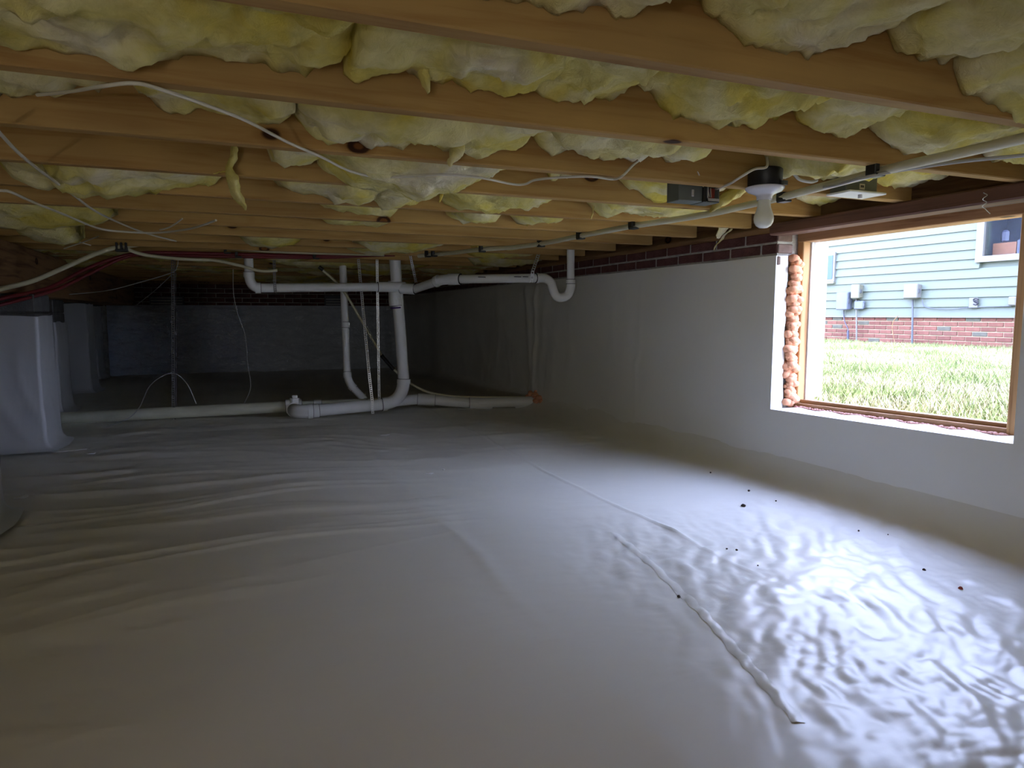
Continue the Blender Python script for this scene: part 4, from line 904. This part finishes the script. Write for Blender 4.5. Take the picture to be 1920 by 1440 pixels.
# ------------------------------------------------------------------ outdoors
XN = 9.394; GZ = 0.30
yard = MB().box((XW + 0.2, -12, GZ - 0.3), (40, 26, GZ)).build('ground', M['soil']); tag(yard, kind='structure')
def blades():
    VV, MI = [], []
    for n, mi, hmin, hmax, seed in ((50000, 0, 0.03, 0.080, 5), (50000, 1, 0.02, 0.065, 6)):
        r = np.random.RandomState(seed); xx = XW + 0.35 + (XN - XW - 0.45) * r.rand(n) ** 0.8; yy_ = 1.2 + (xx - 2.3) * 0.42 + r.rand(n) * (1.6 + (xx - 2.3) * 0.62)
        patch_ = noise(xx * 1.2, yy_ * 1.2, 5) * (1 if mi == 0 else -1); hgt = (hmin + (hmax - hmin) * r.rand(n)) * (1 + 0.6 * patch_); a = r.rand(n) * 6.28; w_ = 0.0035 + 0.004 * r.rand(n); ln = hgt * (0.2 + 0.7 * r.rand(n)); b = r.rand(n) * 6.28
        V = np.zeros((n, 3, 3)); V[:, 0] = np.stack([xx - w_ * np.cos(a), yy_ - w_ * np.sin(a), np.full(n, GZ)], 1); V[:, 1] = np.stack([xx + w_ * np.cos(a), yy_ + w_ * np.sin(a), np.full(n, GZ)], 1)
        V[:, 2] = np.stack([xx + ln * np.cos(b), yy_ + ln * np.sin(b), GZ + hgt], 1)
        VV.append(V.reshape(-1, 3)); MI.append(np.full(n, mi))
    V = np.concatenate(VV); o = gridmesh('grass', V, np.arange(len(V)).reshape(-1, 3), M['grass']); o.data.materials.append(M['grass_dry'])
    o.data.polygons.foreach_set('use_smooth', np.zeros(len(V) // 3, bool)); o.data.polygons.foreach_set('material_index', np.concatenate(MI).astype(np.int32))
    tag(o, 'bright lawn grass outside the window', 'grass', kind='stuff')
blades()

hs = empty('house', (XN, 7, GZ)); tag(hs, 'neighbouring house with pale green siding above a red brick base', 'house')
box('brick_backing', (XN + 0.012, -2, GZ - 0.1), (XN + 0.25, 16, 0.735), M['mortar_out'], hs)
nb_h = 0.0672
for c in range(7):
    z0 = 0.735 - (c + 1) * nb_h; y = 4.6 + (0.1035 if c % 2 else 0) + random.uniform(-0.01, 0.01)
    while y < 9.7:
        brick(hs, (XN, y, z0 + 0.011), (XN + 0.08, y + 0.207 - 0.011, z0 + nb_h), M['brick_out']); y += 0.207
box('starter_trim', (XN - 0.03, -2, 0.728), (XN + 0.05, 16, 0.752), M['white_out'], hs)
SB = 0.129; yW0, yW1, zW0, zW1 = 4.95, 6.26, 1.55, 2.55         # large window pane area
for i in range(20):
    z0 = 0.75 + i * SB
    def board(ya, yb):
        MB().add([(XN - 0.026, ya, z0), (XN - 0.026, yb, z0), (XN - 0.004, yb, z0 + SB), (XN - 0.004, ya, z0 + SB), (XN + 0.03, ya, z0), (XN + 0.03, yb, z0), (XN + 0.03, yb, z0 + SB), (XN + 0.03, ya, z0 + SB)],
                 [(0, 3, 2, 1), (4, 5, 6, 7), (0, 1, 5, 4), (3, 7, 6, 2), (0, 4, 7, 3), (1, 2, 6, 5)]).build('siding_board', M['siding'], hs)
    if z0 + SB > zW0 - 0.06 and z0 < zW1 + 0.06: board(-2, yW0 - 0.05); board(yW1 + 0.05, 16)
    else: board(-2, 16)
box('wall_core', (XN + 0.03, -2, 0.735), (XN + 0.25, yW0 - 0.1, 3.35), M['siding'], hs); box('wall_core', (XN + 0.03, yW1 + 0.1, 0.735), (XN + 0.25, 16, 3.35), M['siding'], hs); box('wall_core', (XN + 0.03, yW0 - 0.1, 0.735), (XN + 0.25, yW1 + 0.1, zW0 - 0.05), M['siding'], hs)
box('eave', (XN - 0.35, -2, 3.33), (XN + 0.6, 16, 3.42), M['white_out'], hs)
wn = MB(); fw = 0.09
wn.box((XN - 0.045, yW1 - 0.0, zW0 - 0.08), (XN + 0.03, yW1 + 0.10, zW1 + 0.1)); wn.box((XN - 0.045, yW0 - 0.1, zW0 - 0.08), (XN + 0.03, yW1, zW0 + 0.0)); wn.box((XN - 0.045, yW0 - 0.14, zW0), (XN + 0.03, yW0, zW1 + 0.1)); wn.box((XN - 0.045, yW0, zW1), (XN + 0.03, yW1, zW1 + 0.1))
wno = wn.build('window_frame', M['white_out'], hs)
MB().box((XN - 0.004, yW0, zW0), (XN + 0.002, yW1, zW1)).build('pane', M['glass'], wno)
rm = MB(); rm.box((XN + 1.2, yW0 - 0.6, zW0 - 0.3), (XN + 1.25, yW1 + 0.6, zW1 + 0.4)); rm.box((XN + 0.25, yW1 + 0.5, zW0 - 0.3), (XN + 1.25, yW1 + 0.55, zW1 + 0.4)); rm.box((XN + 0.25, yW0 - 0.6, zW0 - 0.3), (XN + 1.25, yW0 - 0.55, zW1 + 0.4)); rm.box((XN + 0.25, yW0 - 0.6, zW0 - 0.3), (XN + 1.25, yW1 + 0.55, zW0 - 0.25)); rm.box((XN + 0.25, yW0 - 0.6, zW1 + 0.35), (XN + 1.25, yW1 + 0.55, zW1 + 0.4))
rm.build('room_interior', M['room'], hs)
box('cabinet', (XN + 0.14, 5.95, zW0 + 0.0), (XN + 0.22, yW1 - 0.01, zW0 + 0.17), M['cabinet'], hs); box('appliance', (XN + 0.14, 5.6, zW0 + 0.0), (XN + 0.22, 5.94, zW0 + 0.19), M['dark_box'], hs)
box('paper_box', (XN + 0.16, 5.78, zW0 + 0.19), (XN + 0.22, 5.90, zW0 + 0.42), M['white_out'], hs)
box('kettle', (XN + 0.16, 6.08, zW0 + 0.17), (XN + 0.22, 6.18, zW0 + 0.34), M['dark_box'], hs, 0.03)
# small left window
yl, yr = PX(1530, 500, XN)[1], PX(1569, 500, XN)[1]; y2 = PX(1565.5, 500, XN)[1]; z0_, z1_ = PX(1560, 529, XN)[2], PX(1560, 474, XN)[2]
sw = box('window_frame', (XN - 0.05, yr, z0_), (XN - 0.005, yl, z1_), M['white_out'], hs, 0.004)
box('window_sill', (XN - 0.07, yr - 0.01, z0_ - 0.03), (XN - 0.005, yl, z0_), M['beige_box'], hs, 0.004)
MB().box((XN - 0.056, y2, z0_ + 0.05), (XN - 0.050, yl - 0.06, z1_ - 0.05)).build('pane', M['sky_pane'], sw)
# utility boxes and cables on the wall
def ubox(a, b, dep, mat, label, name='utility_box', side=True):
    p, q = PX(a[0], b[1], XN), PX(b[0], a[1], XN); y1, y0, z0, z1 = p[1], q[1], p[2], q[2]
    t = empty(name, (XN, (y0 + y1) / 2, z0)); tag(t, label, 'utility box')
    box('cover', (XN - 0.03 - dep, y0, z0), (XN - 0.03 - dep * 0.35, y1, z1), M[mat], t, 0.012); box('back_box', (XN - 0.03 - dep * 0.35, y0 + 0.012, z0 + 0.01), (XN - 0.02, y1 - 0.012, z1 - 0.01), M[mat], t, 0.004)
    if side: box('latch', (XN - 0.03 - dep * 0.8, y0 - 0.012, (z0 + z1) / 2 - 0.03), (XN - 0.03 - dep * 0.4, y0, (z0 + z1) / 2 + 0.03), M['line_out'], t)
    return t
ubox((1579, 548), (1602, 581), 0.12, 'grey_box', 'blue-grey utility box, lowest left on the house siding')
ubox((1605, 533), (1622, 560), 0.10, 'beige_box', 'beige utility box above the others at left of the siding')
ubox((1608, 564), (1626, 580), 0.06, 'grey_box', 'small pale utility box under the beige one')
ubox((1704, 532), (1732, 560), 0.10, 'white_out', 'large white utility box in the middle of the siding')
ub = ubox((1820, 558), (1838, 578), 0.02, 'white_out', 'white wall plate with a black squiggle emblem', side=False)
ubox((1896, 556), (1912, 573), 0.05, 'white_out', 'white box at the right end of the wall cable')
c_ = PX(1829.5, 566, XN - 0.052)
MB().tube([(XN - 0.052, c_[1] - 0.035, c_[2] + 0.032), (XN - 0.052, c_[1] + 0.005, c_[2] + 0.046), (XN - 0.052, c_[1] + 0.034, c_[2] + 0.028), (XN - 0.052, c_[1] + 0.002, c_[2] + 0.006), (XN - 0.052, c_[1] - 0.034, c_[2] - 0.016), (XN - 0.052, c_[1] - 0.006, c_[2] - 0.040), (XN - 0.052, c_[1] + 0.03, c_[2] - 0.030)], 0.008, 6, sub=5).build('emblem', M['ink'], ub)
MB().tube([(XN - 0.052, c_[1] - 0.03, c_[2] + 0.012), (XN - 0.052, c_[1] + 0.0, c_[2] + 0.022), (XN - 0.052, c_[1] + 0.03, c_[2] + 0.008), (XN - 0.052, c_[1] - 0.02, c_[2] - 0.022)], 0.005, 6, sub=5).build('emblem', M['ink'], ub)
XC = XN - 0.045
tube_thing('conduit', [PX(1605, 538, XC), PX(1606, 600, XC - 0.02), PX(1606, 650, XC - 0.03)], 0.012, 'white_out', 'white vertical conduit beside the beige utility box', 'conduit', sub=3)
tube_thing('conduit', [PX(1711, 562, XC), PX(1711, 590, XC - 0.02), PX(1710, 652, XC - 0.03)], 0.014, 'line_out', 'grey conduit going down from the white utility box', 'conduit', sub=3)
tube_thing('conduit', [PX(1582, 582, XC), PX(1583, 600, XC), PX(1590, 617, XC - 0.02), PX(1590, 622, XC - 0.03)], 0.008, 'dark_box', 'black cable below the blue-grey utility box', 'cable', sub=4)
tube_thing('conduit', [PX(1590, 620, XC - 0.02), PX(1590, 652, XC - 0.03)], 0.018, 'dark_box', 'black sleeve at the foot of the left wall cable', 'conduit', sub=0)
tube_thing('cable', [PX(1729, 561, XC), PX(1732, 573, XC), PX(1745, 578, XC), PX(1780, 580, XC), PX(1815, 577, XC), PX(1860, 575, XC), PX(1897, 574, XC)], 0.007, 'line_out', 'grey cable sagging along the siding between boxes', 'cable', sub=4)
tube_thing('weed', [PX(1680, 650, XN - 0.1), PX(1674, 625, XN - 0.1), PX(1674, 605, XN - 0.1), PX(1684, 592, XN - 0.1)], 0.005, 'girder', 'thin bare stem growing up in front of the bricks', 'plant', sub=4)
# upper part of this house, so that daylight reaches the crawl space only through the opening
up = empty('upper_house', (XW + 0.2, 4, 1.43)); tag(up, 'outer house wall standing above the crawl space', 'house')
box('outer_wall', (XW + 0.10, YF - 0.1, ZC + JH + 0.02), (XW + 0.22, YB + 0.2, 2.7), M['siding'], up)
box('flashing', (XW + 0.10, YF - 0.1, ZC + 0.0), (XW + 0.22, YB + 0.2, ZC + JH + 0.02), M['siding'], up)
SC.frame_set(1)
